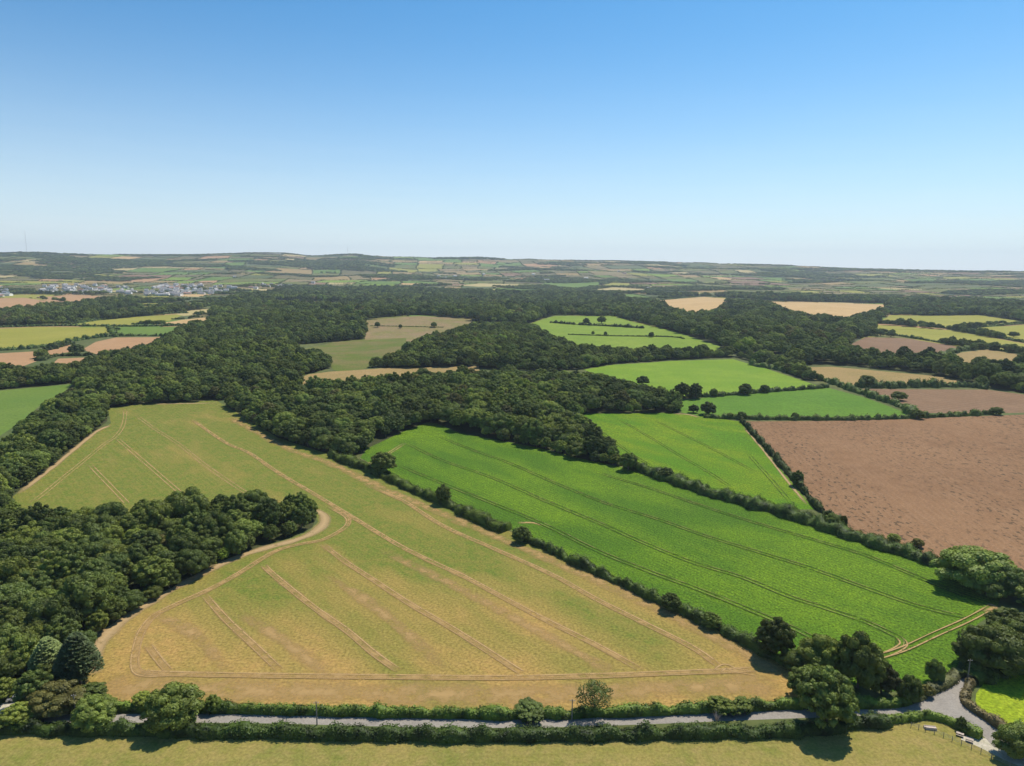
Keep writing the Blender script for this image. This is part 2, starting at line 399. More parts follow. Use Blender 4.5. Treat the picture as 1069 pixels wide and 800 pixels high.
WOODS = [
 ('left wood', [(-190,590),(-60,556),(-5,538),(14,536),(36,548),(60,551),(110,550),(200,540),(260,534),(300,532),(320,533),(330,541),(326,551),(305,561),(270,572),(225,592),(190,612),(150,634),(118,656),(102,672),(92,696),(88,727),(60,733),(36,722),(20,712),(0,716),(-190,725)], 'the left foreground wood'),
 ('left belt', [(-200,580),(-120,545),(0,478),(24,450),(50,432),(76,414),(112,424),(112,440),(84,462),(52,489),(14,517),(12,532),(-10,537),(-120,590)], 'the belt left of the big field'),
 ('upper left wood', [(-180,408),(0,390),(50,393),(100,384),(150,370),(180,355),(200,344),(218,340),(235,332),(262,322),(380,336),(381,354),(348,357),(290,361),(323,366),(345,372),(346,384),(316,392),(330,401),(262,412),(236,417),(225,419),(150,422),(112,426),(84,412),(76,400),(0,407),(-180,418)], 'the wood beyond the big field'),
 ('central wood', [(236,424),(250,420),(300,415),(340,410),(370,406),(430,402),(500,397),(560,397),(612,397),(655,408),(705,420),(712,430),(700,432),(612,433),(598,437),(628,464),(645,478),(644,487),(610,481),(560,468),(480,454),(458,450),(450,438),(442,449),(420,458),(385,472),(360,478),(340,473),(290,459),(244,432)], 'the wood above the green crop field'),
 ('hill wood', [(362,384),(376,385),(412,379),(428,362),(465,353),(497,343),(555,345),(590,362),(640,368),(740,370),(800,374),(835,384),(860,398),(840,397),(800,381),(765,373),(700,376),(640,380),(609,386),(560,388),(500,385),(401,384)], 'the wood on the rise'),
 ('far wood', [(60,338),(100,322),(160,322),(225,322),(250,312),(300,304),(420,302),(540,307),(640,310),(680,318),(700,326),(715,332),(747,328),(775,318),(800,320),(845,334),(885,337),(925,328),(914,337),(911,349),(902,352),(884,362),(899,372),(926,379),(980,379),(1012,387),(1069,388),(1160,402),(1160,416),(1069,409),(1030,405),(1007,401),(960,390),(868,381),(820,383),(815,371),(783,370),(790,381),(745,360),(712,348),(668,337),(640,329),(580,329),(553,338),(495,336),(437,329),(380,334),(262,322),(240,332),(215,332),(228,321)], 'far woodland'),
 ('far right wood', [(925,326),(1069,336),(1250,345),(1250,318),(1069,318),(940,314),(850,311),(700,309),(685,313),(735,309),(800,314),(925,317)], 'far woodland'),
 ('left strip', [(-100,330),(30,327),(90,319),(140,314),(140,320),(85,327),(40,340),(-100,345)], 'far woodland'),
 ('right edge wood', [(1010,383),(1100,390),(1180,405),(1180,422),(1069,411),(1035,403)], 'far woodland'),
]
fieldsW = [(n, m, WL(p)) for n, m, p in FIELDS]
woodsW = [(n, WL(p), d) for n, p, d in WOODS]

def offset_poly(line, hw):
    L, Rr = [], []
    n = len(line)
    for i in range(n):
        a = Vector(line[max(0, i - 1)]); b = Vector(line[min(n - 1, i + 1)])
        t = (b - a).normalized(); nn = Vector((-t.y, t.x)); p = Vector(line[i])
        L.append(tuple(p + nn * hw)); Rr.append(tuple(p - nn * hw))
    return L + Rr[::-1]

def catmull(P, n=6):
    P = [Vector(p) for p in P]; out = []
    for i in range(len(P) - 1):
        p0 = P[max(0, i - 1)]; p1 = P[i]; p2 = P[i + 1]; p3 = P[min(len(P) - 1, i + 2)]
        for k in range(n):
            t = k / n
            out.append(tuple(0.5 * ((2 * p1) + (p2 - p0) * t + (2 * p0 - 5 * p1 + 4 * p2 - p3) * t * t + (3 * p1 - p0 - 3 * p2 + p3) * t ** 3)))
    out.append(tuple(P[-1])); return out

road_line = catmull(WL([(-300,744),(-100,746),(0,748),(60,750),(130,750),(260,750.5),(330,752),(400,754),(530,755.5),(640,753),(790,747),(890,743.5),(940,741)]), 3)
ROADS = [('road', 'asphalt', offset_poly(road_line, 1.7)),
 ('road', 'asphalt', WL([(938,737.5),(954,735),(968,728),(1007,705),(1022,697),(1040,690),(1060,687),(1062,692),(1040,697),(1024,702),(1012,709),(1006,719),(1004.5,729),(1006,736),(1017,745),(1032,754),(1050,765),(1047,772),(1038,781),(1029,771),(1018,761),(999,751),(974,744),(938,745.5)])),
 ('gravel_track', 'gravel', WL([(1029,771),(1038,781),(1047,772),(1058,779),(1085,792),(1200,830),(1200,842),(1069,802),(1050,794),(1036,787),(1020,779),(1003,772),(1006,768),(1018,770)])),
 ('gravel_track', 'gravel', WL([(-100,742),(0,736),(14,729),(30,725),(34,729),(22,736),(12,745),(10,748.5),(-100,745)])),
]

# ------------------------------------------------------------------ far patchwork of fields
def split(rect, out, depth=0):
    x0, y0, x1, y1 = rect
    w, h = x1 - x0, y1 - y0
    lim = 80 + 150 * random.random() + 0.028 * max(0, y0)
    if (w < lim and h < lim * 1.2) or depth > 14: out.append(rect); return
    t = random.uniform(.35, .65)
    if w > h * random.uniform(.8, 1.4):
        split((x0, y0, x0 + w * t, y1), out, depth + 1); split((x0 + w * t, y0, x1, y1), out, depth + 1)
    else:
        split((x0, y0, x1, y0 + h * t), out, depth + 1); split((x0, y0 + h * t, x1, y1), out, depth + 1)
rects = []
split((-8000, 900, 8000, 9200), rects)
def warp(x, y):
    a = R(14)
    xx = x * math.cos(a) - y * math.sin(a) * .5; yy = y + x * math.sin(a) * .25
    xx += 90 * noise.noise(Vector((x / 500, y / 500, 1))) ; yy += 90 * noise.noise(Vector((x / 500, y / 500, 5)))
    return (xx + 500, yy)
FARMATS = ['green_l', 'green_g', 'yg', 'straw2', 'tan', 'olive', 'moor', 'orange', 'earth', 'heath', 'straw', 'rough']
FARW = [12, 4, 8, 5, 10, 15, 14, 3, 4, 14, 2, 9]
patches = []
for r_ in rects:
    x0, y0, x1, y1 = r_
    pts = []
    for (ax, ay), (bx, by) in (((x0,y0),(x1,y0)), ((x1,y0),(x1,y1)), ((x1,y1),(x0,y1)), ((x0,y1),(x0,y0))):
        pts += [(ax, ay), ((ax + bx) / 2, (ay + by) / 2)]
    wp = [warp(*p) for p in pts]
    c = (sum(p[0] for p in wp) / 8, sum(p[1] for p in wp) / 8)
    D = math.hypot(*c)
    if abs(math.atan2(c[0], c[1])) > R(48) or D > 8800 or D < 1300: continue
    patches.append((wp, random.choices(range(len(FARMATS)), FARW)[0]))

# ------------------------------------------------------------------ one triangulated ground sheet, cut into its fields
def densify(poly, close=True):
    out = []; n = len(poly)
    for i in range(n if close else n - 1):
        a = poly[i]; b = poly[(i + 1) % n]
        d = math.dist(a, b); D = math.hypot((a[0] + b[0]) / 2, (a[1] + b[1]) / 2)
        step = max(12, D * 0.03); k = max(1, int(d / step))
        for j in range(k): out.append((a[0] + (b[0] - a[0]) * j / k, a[1] + (b[1] - a[1]) * j / k))
    return out

cv = []; ceds = []; cfs = []; owner = []; cv_poly = []
def add_poly(poly, own):
    p = densify(poly); cv_poly.append(p); b = len(cv); cv.extend(p); cfs.append(list(range(b, b + len(p)))); owner.append(own)
for i, (wp, mi) in enumerate(patches): add_poly(wp, ('far', mi, 0))
for i, (n_, wp, d_) in enumerate(woodsW): add_poly(wp, ('wood', i, 1))
for i, (n_, m_, wp) in enumerate(fieldsW): add_poly(wp, ('field', i, 2 + i * .01))
for i, (n_, m_, wp) in enumerate(ROADS): add_poly(wp, ('road', i, 5 + i))
EXT = 13500
cv += [(-EXT, -3000), (EXT, -3000), (EXT, EXT), (-EXT, EXT)]
# terrain sample points
for ix in range(-30, 31):
    for iy in range(0, 45):
        cv.append((ix * 14 + (iy % 2) * 7 + .3, -60 + iy * 13 + .2))
r_ = 520.0
while r_ < 12500:
    st = R(1.5)
    a = -R(85)
    while a < R(85):
        cv.append((math.sin(a) * r_ + .11, math.cos(a) * r_ + .13)); a += st if abs(a) < R(48) else st * 3
    r_ *= 1.035
res = delaunay_2d_cdt([Vector(p) for p in cv], ceds, cfs, 0, 0.02)
ov, oe, of, _, _, ofaces = res
zs = [H(p.x, p.y) for p in ov]
groups = {}
TA = np.array([list(t) for t in of]); OV = np.array([(p.x, p.y) for p in ov]); CC = OV[TA].mean(axis=1)
own = np.full(len(TA), -1)
for wi_, ln in enumerate(cfs):
    poly = cv_poly[wi_]
    xs_ = [p[0] for p in poly]; ys_ = [p[1] for p in poly]
    sel = np.where((CC[:, 0] > min(xs_)) & (CC[:, 0] < max(xs_)) & (CC[:, 1] > min(ys_)) & (CC[:, 1] < max(ys_)))[0]
    if len(sel):
        ins = sel[inside(poly, CC[sel, 0], CC[sel, 1])]
        own[ins] = wi_          # later polygons are laid over earlier ones
for tri, s_ in zip(of, own):
    best = owner[s_] if s_ >= 0 else None
    if best is None or best[0] == 'far': key = ('ground',)
    elif best[0] == 'road': key = ('road', ROADS[best[1]][0], best[1] if ROADS[best[1]][0] != 'road' else 0)
    else: key = best[:2]
    mi = (best[1] + 1) if best and best[0] == 'far' else 0
    groups.setdefault(key, []).append((tri, mi))
for key, tris in groups.items():
    used = {}; vs = []; fs = []; ms = []
    for tri, mi in tris:
        f = []
        for i in tri:
            if i not in used: used[i] = len(vs); vs.append((ov[i].x, ov[i].y, zs[i]))
            f.append(used[i])
        fs.append(f); ms.append(mi)
    if key[0] == 'ground': name, mats = 'ground', [M['moor']] + [M[k] for k in FARMATS]
    elif key[0] == 'wood': name, mats = 'woodland_floor', [M['litter']]
    elif key[0] == 'field': name, mats = fieldsW[key[1]][0], [M[fieldsW[key[1]][1]]]
    else: name, mats = key[1], [M[ROADS[key[2]][1]]]
    if key[0] != 'ground': ms = [0] * len(fs)
    me = mesh_np(name, vs, fs, mats, ms)
    me.polygons.foreach_set('use_smooth', [True] * len(me.polygons))
    tag(link(name, me), kind='structure')
print('ground tris', len(of))

# near ground outside the fields is rough verge: repaint by its own place (base sheet stays moor far away)
# ------------------------------------------------------------------ wheel tracks and worn strips
strip_k = [0]
def strip(px, mat, width, offs=(0.0,), name='wheel_track', edge=1.0, lift=0.10, world=None, step=4.0):
    P = catmull(world or WL(px), 6)
    # resample
    Q = [P[0]]; acc = 0
    for a, b in zip(P, P[1:]):
        d = math.dist(a, b)
        k = max(1, int(d / step))
        for j in range(1, k + 1): Q.append((a[0] + (b[0] - a[0]) * j / k, a[1] + (b[1] - a[1]) * j / k))
    strip_k[0] += 1
    z0 = lift + (strip_k[0] % 23) * 0.0045
    vs = []; fs = []; cov = []
    ncs = 5
    for oi, off in enumerate(offs):
        b = len(vs)
        for i, p in enumerate(Q):
            a = Vector(Q[max(0, i - 1)]); c = Vector(Q[min(len(Q) - 1, i + 1)])
            t = (c - a)
            if t.length < 1e-6: t = Vector((1, 0))
            t.normalize(); nn = Vector((-t.y, t.x))
            wv = width * (0.8 + 0.5 * noise.noise(Vector((p[0] / 9, p[1] / 9, strip_k[0] + oi))))
            endf = min(1, i / 3, (len(Q) - 1 - i) / 3)
            for k in range(ncs):
                u = k / (ncs - 1) * 2 - 1
                q = Vector(p) + nn * (off + u * wv / 2)
                vs.append((q.x, q.y, H(q.x, q.y) + z0 + oi * .002))
                cov.append(((1 - abs(u)) ** (0.45) if edge else 1.0) * endf)
        for i in range(len(Q) - 1):
            for k in range(ncs - 1):
                fs.append((b + i * ncs + k, b + i * ncs + k + 1, b + (i + 1) * ncs + k + 1, b + (i + 1) * ncs + k))
    me = mesh_np(name, vs, fs, [mat])
    at = me.attributes.new('cover', 'FLOAT', 'POINT'); at.data.foreach_set('value', np.array(cov, dtype=np.float32))
    tag(link(name, me), kind='structure')

PAIR = (-1.0, 1.0)
trA = [
 [(131,426.5),(129,443),(121,455.5),(108.6,464),(88,481),(68,497),(48,513.6),(33,525)],
 [(121,457),(151.5,483),(187,513.6),(205,527)],
 [(93,484.6),(126,518.7),(133,526)],
 [(141,433),(161.6,448),(184,462),(214.6,486),(242,505),(262,518)],
 [(200,438),(235,462),(260,473),(290,493.4),(328,516),(366,539),(411.5,566.7),(447,585),(482,601),(525,624),(565.5,645.5),(621,673),(671.5,701)],
 [(336,568),(361,587),(381,600),(426.7,630),(474.6,658),(530,693.4),(545,703)],
 [(381,506),(421.6,523.7),(462,549),(512.5,571.7),(575.6,600),(621,625),(671.5,650.5),(722,675.8),(752,697)],
 [(275,590),(285,600),(325.7,633),(361,658),(391,683),(416.6,701)],
 [(212,620),(237,648),(265,674),(293,701)],
 [(154,673),(165,688),(177,702)],
 [(180,704),(150,704),(141,696),(142.7,676),(149,658),(161.6,643),(187,630),(217,616.4),(247.5,600),(285,577),(310.5,569),(336,564),(356,554),(363.5,546.5),(361,539),(343,529)],
 [(146,702),(185,704),(300,706),(400,707),(520,708),(620,706),(700,703),(755,701),(790,699)],
 [(748,702),(757,696),(768,700),(790,704)],
]
for t_ in trA: strip(t_, M['worn'], .85, (-1.0, 1.0))
for t_ in trA[4:12]: strip(t_, M['worn_soft'], 4.2, name='dry_crop_band', lift=.06)
# dry bands between the tramlines
for t_ in [[(155,640),(200,660),(240,704)],[(250,640),(300,672),(345,706)],[(340,600),(400,640),(470,704)],[(400,575),(490,620),(600,680),(640,702)]]:
    strip(t_, M['worn_soft'], 7.0, name='dry_crop_band', lift=.06)
strip([(95,712),(200,720),(330,722),(520,726),(640,722),(760,716),(815,715)], M['worn_soft'], 15.0, name='dry_headland', lift=.05)
strip([(96,706),(99,685),(110,664),(135,643),(165,624),(200,605),(240,585),(275,573),(305,565),(326,557),(338,547),(338,538),(328,532)], M['bare_edge'], 7, name='bare_headland', lift=.05)
strip([(17,517),(50,492),(84,464),(102,450),(116,444)], M['bare_edge'], 5.0, name='bare_headland', lift=.05)
strip([(150,422.5),(190,421.5),(226,421)], M['bare_edge'], 5.0, name='bare_headland', lift=.05)
strip([(240,436),(300,468),(345,484),(400,510),(470,540),(540,570),(640,614),(720,652),(790,690),(815,706)], M['worn_soft'], 9, name='dry_headland', lift=.05)
trB = [
 [(424,463),(462,481),(512.5,498.5),(570.5,523.7),(626,546.5),(671.5,566.7),(722,587),(775,603),(820.5,621.6),(861,635),(901.6,648.6),(931,662),(940,668),(938,678)],
 [(457,455.5),(495,470.7),(530,483),(583,506),(633.6,526),(684,541.4),(734.6,559),(790,576),(845,593),(901,613),(951,630.5),(989,640.6),(1009,644)],
 [(621,493),(681.6,511),(734.6,529),(790,546.5),(863,567.6),(901,579),(926,589),(964,605),(996.5,618),(1027,629)],
 [(416.6,486),(452,501),(525,530),(570.5,549),(621,574),(671.5,594.5),(734.6,617.7),(790,640),(828,656),(850,667)],
]
for t_ in trB:
    strip(t_, M['shade_rut'], 1.6, (-1.1, 1.1)); strip(t_, M['pale_rut'], .6, (-1.0, .9), lift=.22)
tb = [(1037,633),(1011.6,647),(976,663),(946,677),(920,686)]
strip(tb, M['shade_rut'], 1.2, PAIR); strip(tb, M['worn'], .8, PAIR, lift=.22)
strip([(940,667),(943,674),(930,682),(915,687)], M['worn'], .8, PAIR, lift=.22)
strip([(1030,630),(1038,634),(1028,640)], M['worn'], 3, lift=.05)
strip([(640,597),(700,628),(760,657),(800,678)], M['shade_rut'], 1.0, lift=.05)
for t_ in [[(613.5,440),(633.6,455.6),(661.5,475.8),(681.6,488)],[(646,438),(676.6,455.6),(709.5,475.8),(740,493.5),(762.6,508.6)],[(681.6,438),(717,455.6),(747.4,470.8),(790,494)],[(780,473),(807,503),(826,526)]]:
    strip(t_, M['shade_rut'], 1.0, PAIR); strip(t_, M['pale_rut'], .5, (-.9, .9), lift=.22)
strip([(776,446),(795,468),(820,500),(843,528)], M['bare_edge'], 2.5, name='bare_headland', lift=.05)
strip([(702,432),(718,433),(730,436)], M['bare_edge'], 4, name='bare_headland', lift=.05)
strip([(378,487),(398,478),(424,462)], M['worn'], 1.2, PAIR)
strip([(540,546),(556,546),(565,549)], M['worn'], 3, lift=.05)

# ------------------------------------------------------------------ vegetation meshes
def ico(sub):
    import bmesh
    bm = bmesh.new(); bmesh.ops.create_icosphere(bm, subdivisions=sub, radius=1.0)
    v = np.array([q.co[:] for q in bm.verts]); f = np.array([[w.index for w in q.verts] for q in bm.faces]); bm.free()
    return v, f
ICO1 = ico(1); ICO2 = ico(2)

def leaf_quads(P, Nn, size, g):
    """small tilted quads at P facing roughly Nn"""
    n = len(P)
    nn = Nn + g.normal(0, .30, (n, 3)); nn /= np.linalg.norm(nn, axis=1)[:, None]
    a = np.cross(nn, g.normal(0, 1, (n, 3))); a /= np.linalg.norm(a, axis=1)[:, None]
    b = np.cross(nn, a)
    s = (size * g.uniform(.6, 1.3, n))[:, None]
    h = s * g.uniform(.5, .95, n)[:, None]
    bend = nn * s * .25
    V = np.stack([P - a * s - b * h * .3, P - b * h + bend, P + a * s * .9 + b * h * .2, P + b * h - bend * .3], axis=1).reshape(-1, 3)
    Fc = np.arange(4 * n).reshape(n, 4)
    return V, Fc

def crown_np(seed, Rr, Ht, base, nl, lsize, nleaf, core=True, flat=1.0, lump=1.0):
    """lumpy crown: clumps spread through an ellipsoid; z from base to Ht"""
    g = np.random.default_rng(seed)
    cz = base + (Ht - base) * .48; rz = (Ht - base) * .5
    L = []
    tries = 0
    while len(L) < nl and tries < 4000:
        tries += 1
        d = g.normal(0, 1, 3); d /= np.linalg.norm(d)
        if d[2] < -.55: continue
        lr = Rr * g.choice([g.uniform(.15, .25), g.uniform(.25, .46)], p=[.4, .6]) * lump
        q_ = g.uniform(.82, 1.12); c = np.array([d[0] * (Rr - lr * .8) * q_, d[1] * (Rr - lr * .8) * q_, cz + d[2] * (rz - lr * .6) * g.uniform(.78, 1.16)])
        if any(np.linalg.norm(c - q[0]) < .62 * (lr + q[1]) for q in L): continue
        L.append((c, lr))
    L.append((np.array([0, 0, cz]), min(Rr, rz) * .72))
    Vs = []; Fs = []; o = 0
    qV = []; 
    tot = sum(q[1] ** 2 for q in L)
    for c, lr in L:
        sq = np.array([1, 1, g.uniform(.7, .95) * flat])
        if core:
            v, f = ICO2 if lr > 1.2 else ICO1
            k = 1 + .16 * g.normal(0, 1, len(v))[:, None]
            v = v * k * lr * .74 * sq + c
            Vs.append(v); Fs.append(np.concatenate([f, f[:, 2:3]], axis=1) + o); o += len(v)
        n = int(nleaf * lr ** 2 / tot)
        d = g.normal(0, 1, (n, 3)); d /= np.linalg.norm(d, axis=1)[:, None]
        d[:, 2] = np.where(d[:, 2] < -.5, -d[:, 2], d[:, 2])
        # sub-clumps: bumps on each lump
        bd = g.normal(0, 1, (9, 3)); bd /= np.linalg.norm(bd, axis=1)[:, None]
        bump = np.max(np.clip((d @ bd.T - .75) / .25, 0, 1), axis=1)
        rr = lr * (g.uniform(.80, 1.02, n) + .16 * bump)
        P = c + d * rr[:, None] * sq
        V, Fc = leaf_quads(P, d, lsize, g)
        Vs.append(V); Fs.append(Fc + o); o += len(V)
    return np.concatenate(Vs), np.concatenate(Fs)

def crown_mesh(name, mat, **kw):
    V, Fc = crown_np(**kw)
    me = bpy.data.meshes.new(name)
    # tris in core were padded: rebuild per-face lengths
    tri = Fc[:, 2] == Fc[:, 3]
    me.vertices.add(len(V)); me.vertices.foreach_set('co', V.astype(np.float32).ravel())
    lens = np.where(tri, 3, 4)
    loops = np.concatenate([Fc[i, :lens[i]] for i in range(len(Fc))]).astype(np.int32)
    me.loops.add(len(loops)); me.loops.foreach_set('vertex_index', loops)
    me.polygons.add(len(Fc)); me.polygons.foreach_set('loop_start', np.concatenate([[0], np.cumsum(lens)[:-1]]).astype(np.int32))
    me.materials.append(mat); me.update(calc_edges=True)
    return me

def trunk_mesh(name, seed, Ht, base, Rr, r0):
    g = random.Random(seed); mb = MB()
    mb.tube([(0, 0, -.6), (.05, 0, base * .5), (.1, .1, base + (Ht - base) * .25), (.0, .15, base + (Ht - base) * .6)], [r0 * 1.4, r0, r0 * .75, r0 * .25], 8)
    for k in range(6):
        a = k * 1.05 + g.uniform(-.3, .3); q = Rr * g.uniform(.55, .8); z1 = base + (Ht - base) * g.uniform(.35, .75)
        z0 = base * .7 + k * .25
        mb.tube([(0.04, 0.04, z0), (math.cos(a) * q * .45, math.sin(a) * q * .45, (z0 + z1) * .5 + .2), (math.cos(a) * q, math.sin(a) * q, z1)], [r0 * .55, r0 * .34, r0 * .1], 6)
    me = bpy.data.meshes.new(name); me.from_pydata(mb.v, [], mb.f); me.materials.append(M['bark']); me.update()
    return me

SHAPES = []
for i in range(10):
    Rr = [6.2, 5.4, 7.0, 5.8, 6.6, 5.0, 6.0, 5.4, 6.6, 5.7][i]; Ht = [12.5, 11.5, 12.0, 13.5, 11.0, 12.0, 11.0, 11.5, 11.0, 12.5][i]
    SHAPES.append((Rr, Ht, 1.6 + .3 * (i % 3) if i < 6 else .35))      # 6-9 are leafy down to the ground
CROWN = {}; TRUNK = []
for i, (Rr, Ht, b) in enumerate(SHAPES):
    TRUNK.append(trunk_mesh('trunk', 40 + i, Ht, b, Rr, .34))
    V0 = None
    for tn, tm in TINTS.items():
        if V0 is None:
            me = crown_mesh('crown', tm, seed=100 + i, Rr=Rr, Ht=Ht, base=b, nl=[36, 62, 24, 90, 40, 52, 34, 60, 26, 80][i], lump=[1, .72, 1.3, .55, .95, .8, 1.1, .7, 1.25, .6][i], lsize=.27, nleaf=11500); V0 = me
        else:
            me = V0.copy(); me.materials[0] = tm
        CROWN[(i, tn)] = me

SRC = {}
def place_tree(x, y, shape, tint, scale, rz, label, cat='tree', group=None, name='broadleaf_tree', sz=None, crown=None, trunk=None):
    t = empty(name, (x, y, H(x, y) - .05), rz)
    s = scale; e_ = random.uniform(.86, 1.14); t.scale = (s * e_, s / e_, sz or s * random.uniform(.8, 1.15))
    c = link('crown', crown or CROWN[(shape, tint)], t)
    k = link('trunk', trunk or TRUNK[shape], t)
    tag(t, label, cat, group)
    if crown is None: SRC.setdefault((shape, tint), c)
    return t

def edge_dist(poly, x, y):
    best = 1e9; n = len(poly)
    for i in range(n):
        ax, ay = poly[i]; bx, by = poly[(i + 1) % n]
        dx, dy = bx - ax, by - ay; L = dx * dx + dy * dy + 1e-9
        t = max(0, min(1, ((x - ax) * dx + (y - ay) * dy) / L))
        best = min(best, math.hypot(x - ax - dx * t, y - ay - dy * t))
    return best

def in_fields(X, Y, roads=True):
    m = np.zeros(len(X), bool)
    for _, _, p in fieldsW: m |= inside(p, X, Y)
    if roads:
        for _, _, p in ROADS: m |= inside(p, X, Y)
    return m

stuff = []      # x, y, scale, zscale, which tint index
def tint_pick(x, y):
    q = .6 * noise.noise(Vector((x / 55, y / 55, 2.2))) + .7 * noise.noise(Vector((x / 170, y / 220, 6))); r = random.random() * .6 + .4 * (.5 + 1.1 * q)
    if r < .46: return 'dark green'
    if r < .84: return 'mid green'
    if r < .90: return 'olive brown'
    return 'yellow green'
TN = list(TINTS)
near = []
for wi, (wn, wp, desc) in enumerate(woodsW):
    xs = [p[0] for p in wp]; ys = [p[1] for p in wp]
    Dm = math.hypot(sum(xs) / len(xs), sum(ys) / len(ys))
    sp = 8.6 if Dm < 1000 else (10.5 if wi < 5 else 13.5)
    if wi in (2, 3): sp = 9.2
    gx = np.arange(min(xs), max(xs), sp); gy = np.arange(min(ys), max(ys), sp * .87)
    X, Y = np.meshgrid(gx, gy); X = X + (np.arange(len(gy))[:, None] % 2) * sp / 2
    X = X.ravel() + rng.uniform(-.3, .3, X.size) * sp; Y = Y.ravel() + rng.uniform(-.3, .3, Y.size) * sp
    m = inside(wp, X, Y) & ~in_fields(X, Y) & (np.abs(np.arctan2(X, Y)) < R(50))
    for w2 in range(wi): m &= ~inside(woodsW[w2][1], X, Y)
    X = X[m]; Y = Y[m]
    rim = []
    if Dm < 1300:
        for a_, b_ in zip(wp, wp[1:] + wp[:1]):
            d_ = math.dist(a_, b_)
            if d_ < 1: continue
            for q in range(max(1, int(d_ / 6.2))):
                t_ = (q + random.uniform(.2, .8)) * 6.2 / d_
                if t_ > 1: continue
                px_, py_ = a_[0] + (b_[0] - a_[0]) * t_, a_[1] + (b_[1] - a_[1]) * t_
                for sg in (1, -1):
                    ins_ = random.uniform(2.2, 3.6)
                    qx = px_ - sg * (b_[1] - a_[1]) / d_ * ins_; qy = py_ + sg * (b_[0] - a_[0]) / d_ * ins_
                    if math.hypot(qx, qy) < 1100 and inside(wp, np.array([qx]), np.array([qy]))[0] and not in_fields(np.array([qx]), np.array([qy]))[0]: rim.append((qx, qy, True))
    for x, y, isrim in [(a_, b_, False) for a_, b_ in zip(X, Y)] + rim:
        x = float(x); y = float(y)
        D = math.hypot(x, y)
        sc = random.choice([random.uniform(.6, .95), random.uniform(.85, 1.32)]) * (sp / 8.8) ** .8
        if D < 1100:
            ed = edge_dist(wp, x, y)
            if isrim: sc *= .74
            elif ed < 6: continue
            p = proj(x, y, H(x, y) + 8)
            if -20 < p[0] < PW + 20 and -20 < p[1] < PH + 20 and wi < 5:
                near.append((D, x, y, sc, wi, ed)); continue
        stuff.append((x, y, sc, sc * random.uniform(.85, 1.1), tint_pick(x, y)))
near.sort()
TINTW = {'dark green': 'dark green', 'mid green': 'mid-green', 'olive brown': 'brownish olive', 'yellow green': 'bright yellow-green'}
for k, (D, x, y, sc, wi, ed) in enumerate(near):
    tn = tint_pick(x, y)
    if k < 300:
        where = 'at the edge of ' if ed < 9 else 'inside '
        size = 'large' if sc > 1.02 else ('small' if sc < .8 else 'middling')
        place_tree(x, y, (k % 6) if ed > 8 else 6 + k % 4, tn, sc, random.uniform(0, 6.28), f'{size} {TINTW[tn]} broadleaf tree {where}{woodsW[wi][2]}',
                   group='broadleaf trees of ' + woodsW[wi][2])
    else: stuff.append((x, y, sc, sc, tn))

# noise woods, copses and hedgerow trees of the far country
fx = []; fy = []
g2 = np.random.default_rng(11)
def far_wood_density(x, y):
    D = math.hypot(x, y)
    n = noise.noise(Vector((x / 900, y / 420, 12))) + .5 * noise.noise(Vector((x / 300, y / 160, 2)))
    az = math.atan2(x, y)
    th = .21
    if az < -R(12) and 5300 < D < 6600: th = -.05        # the wooded hillside behind the town
    if D > 7000: th = .12
    if D < 1700: th = .05
    return n > th
r_ = 1150.0
while r_ < 7900:
    sp = max(13, r_ / 240)
    a = -R(44)
    while a < R(44):
        aa = a + random.uniform(-.4, .4) * sp / r_; rr = r_ + random.uniform(-.5, .5) * sp
        x, y = math.sin(aa) * rr, math.cos(aa) * rr
        if far_wood_density(x, y): fx.append(x); fy.append(y)
        a += sp / r_
    r_ += sp
X = np.array(fx); Y = np.array(fy); m = ~in_fields(X, Y, False)
TOWN_PX = [[(38,307),(42,299),(75,298),(112,299),(118,306),(80,308)],[(112,306),(118,299),(150,300),(160,305),(140,308)],[(150,309),(160,300),(172,297.5),(232,297),(246,301),(222,308),(190,310)],[(-40,314),(-40,300),(8,301),(14,308),(6,313)],[(262,303),(258,298),(285,297),(300,299)]]
TOWN = [WL(p) for p in TOWN_PX]
for tp in TOWN: m &= ~inside(tp, X, Y) | (g2.random(len(X)) < .3)
for x, y in zip(X[m], Y[m]):
    sp = max(13, math.hypot(x, y) / 240); s = sp / 11 * random.uniform(.75, 1.15)
    stuff.append((float(x), float(y), s, min(s, 1.25) * random.uniform(.7, 1.0) * (1 if sp < 13.5 else .75), tint_pick(x, y)))
ex = []; ey = []; es = []
for wp, mi in patches:
    n = len(wp)
    for i in range(n // 2 + 1):       # half of each outline: neighbours supply the rest
        a = wp[i]; b = wp[(i + 1) % n]
        d = math.dist(a, b); D = math.hypot(*a)
        sp = max(6.0, D / 330)
        treed = random.random()
        for j in range(int(d / sp)):
            t = (j + random.uniform(-.3, .3)) * sp / d
            x, y = a[0] + (b[0] - a[0]) * t, a[1] + (b[1] - a[1]) * t
            q = noise.noise(Vector((x / 70, y / 70, 3))) + (.28 if treed < .4 else -.06)
            if q < -.35: continue
            s = random.uniform(.32, .5) if q < .22 else random.uniform(.6, 1.0)
            if D > 2300: s *= .72
            ex.append(x); ey.append(y); es.append(s * max(1, sp / 7))
X = np.array(ex); Y = np.array(ey); E = np.array(es)
m = ~in_fields(X, Y, False)
for _, wp, _ in woodsW: m &= ~inside(wp, X, Y)
for x, y, s in zip(X[m], Y[m], E[m]): stuff.append((float(x), float(y), float(s), min(float(s), 1.0) * (.85 if y < 2300 else .42), 'dark green' if s < .7 else tint_pick(x, y)))
print('far plants', len(stuff))

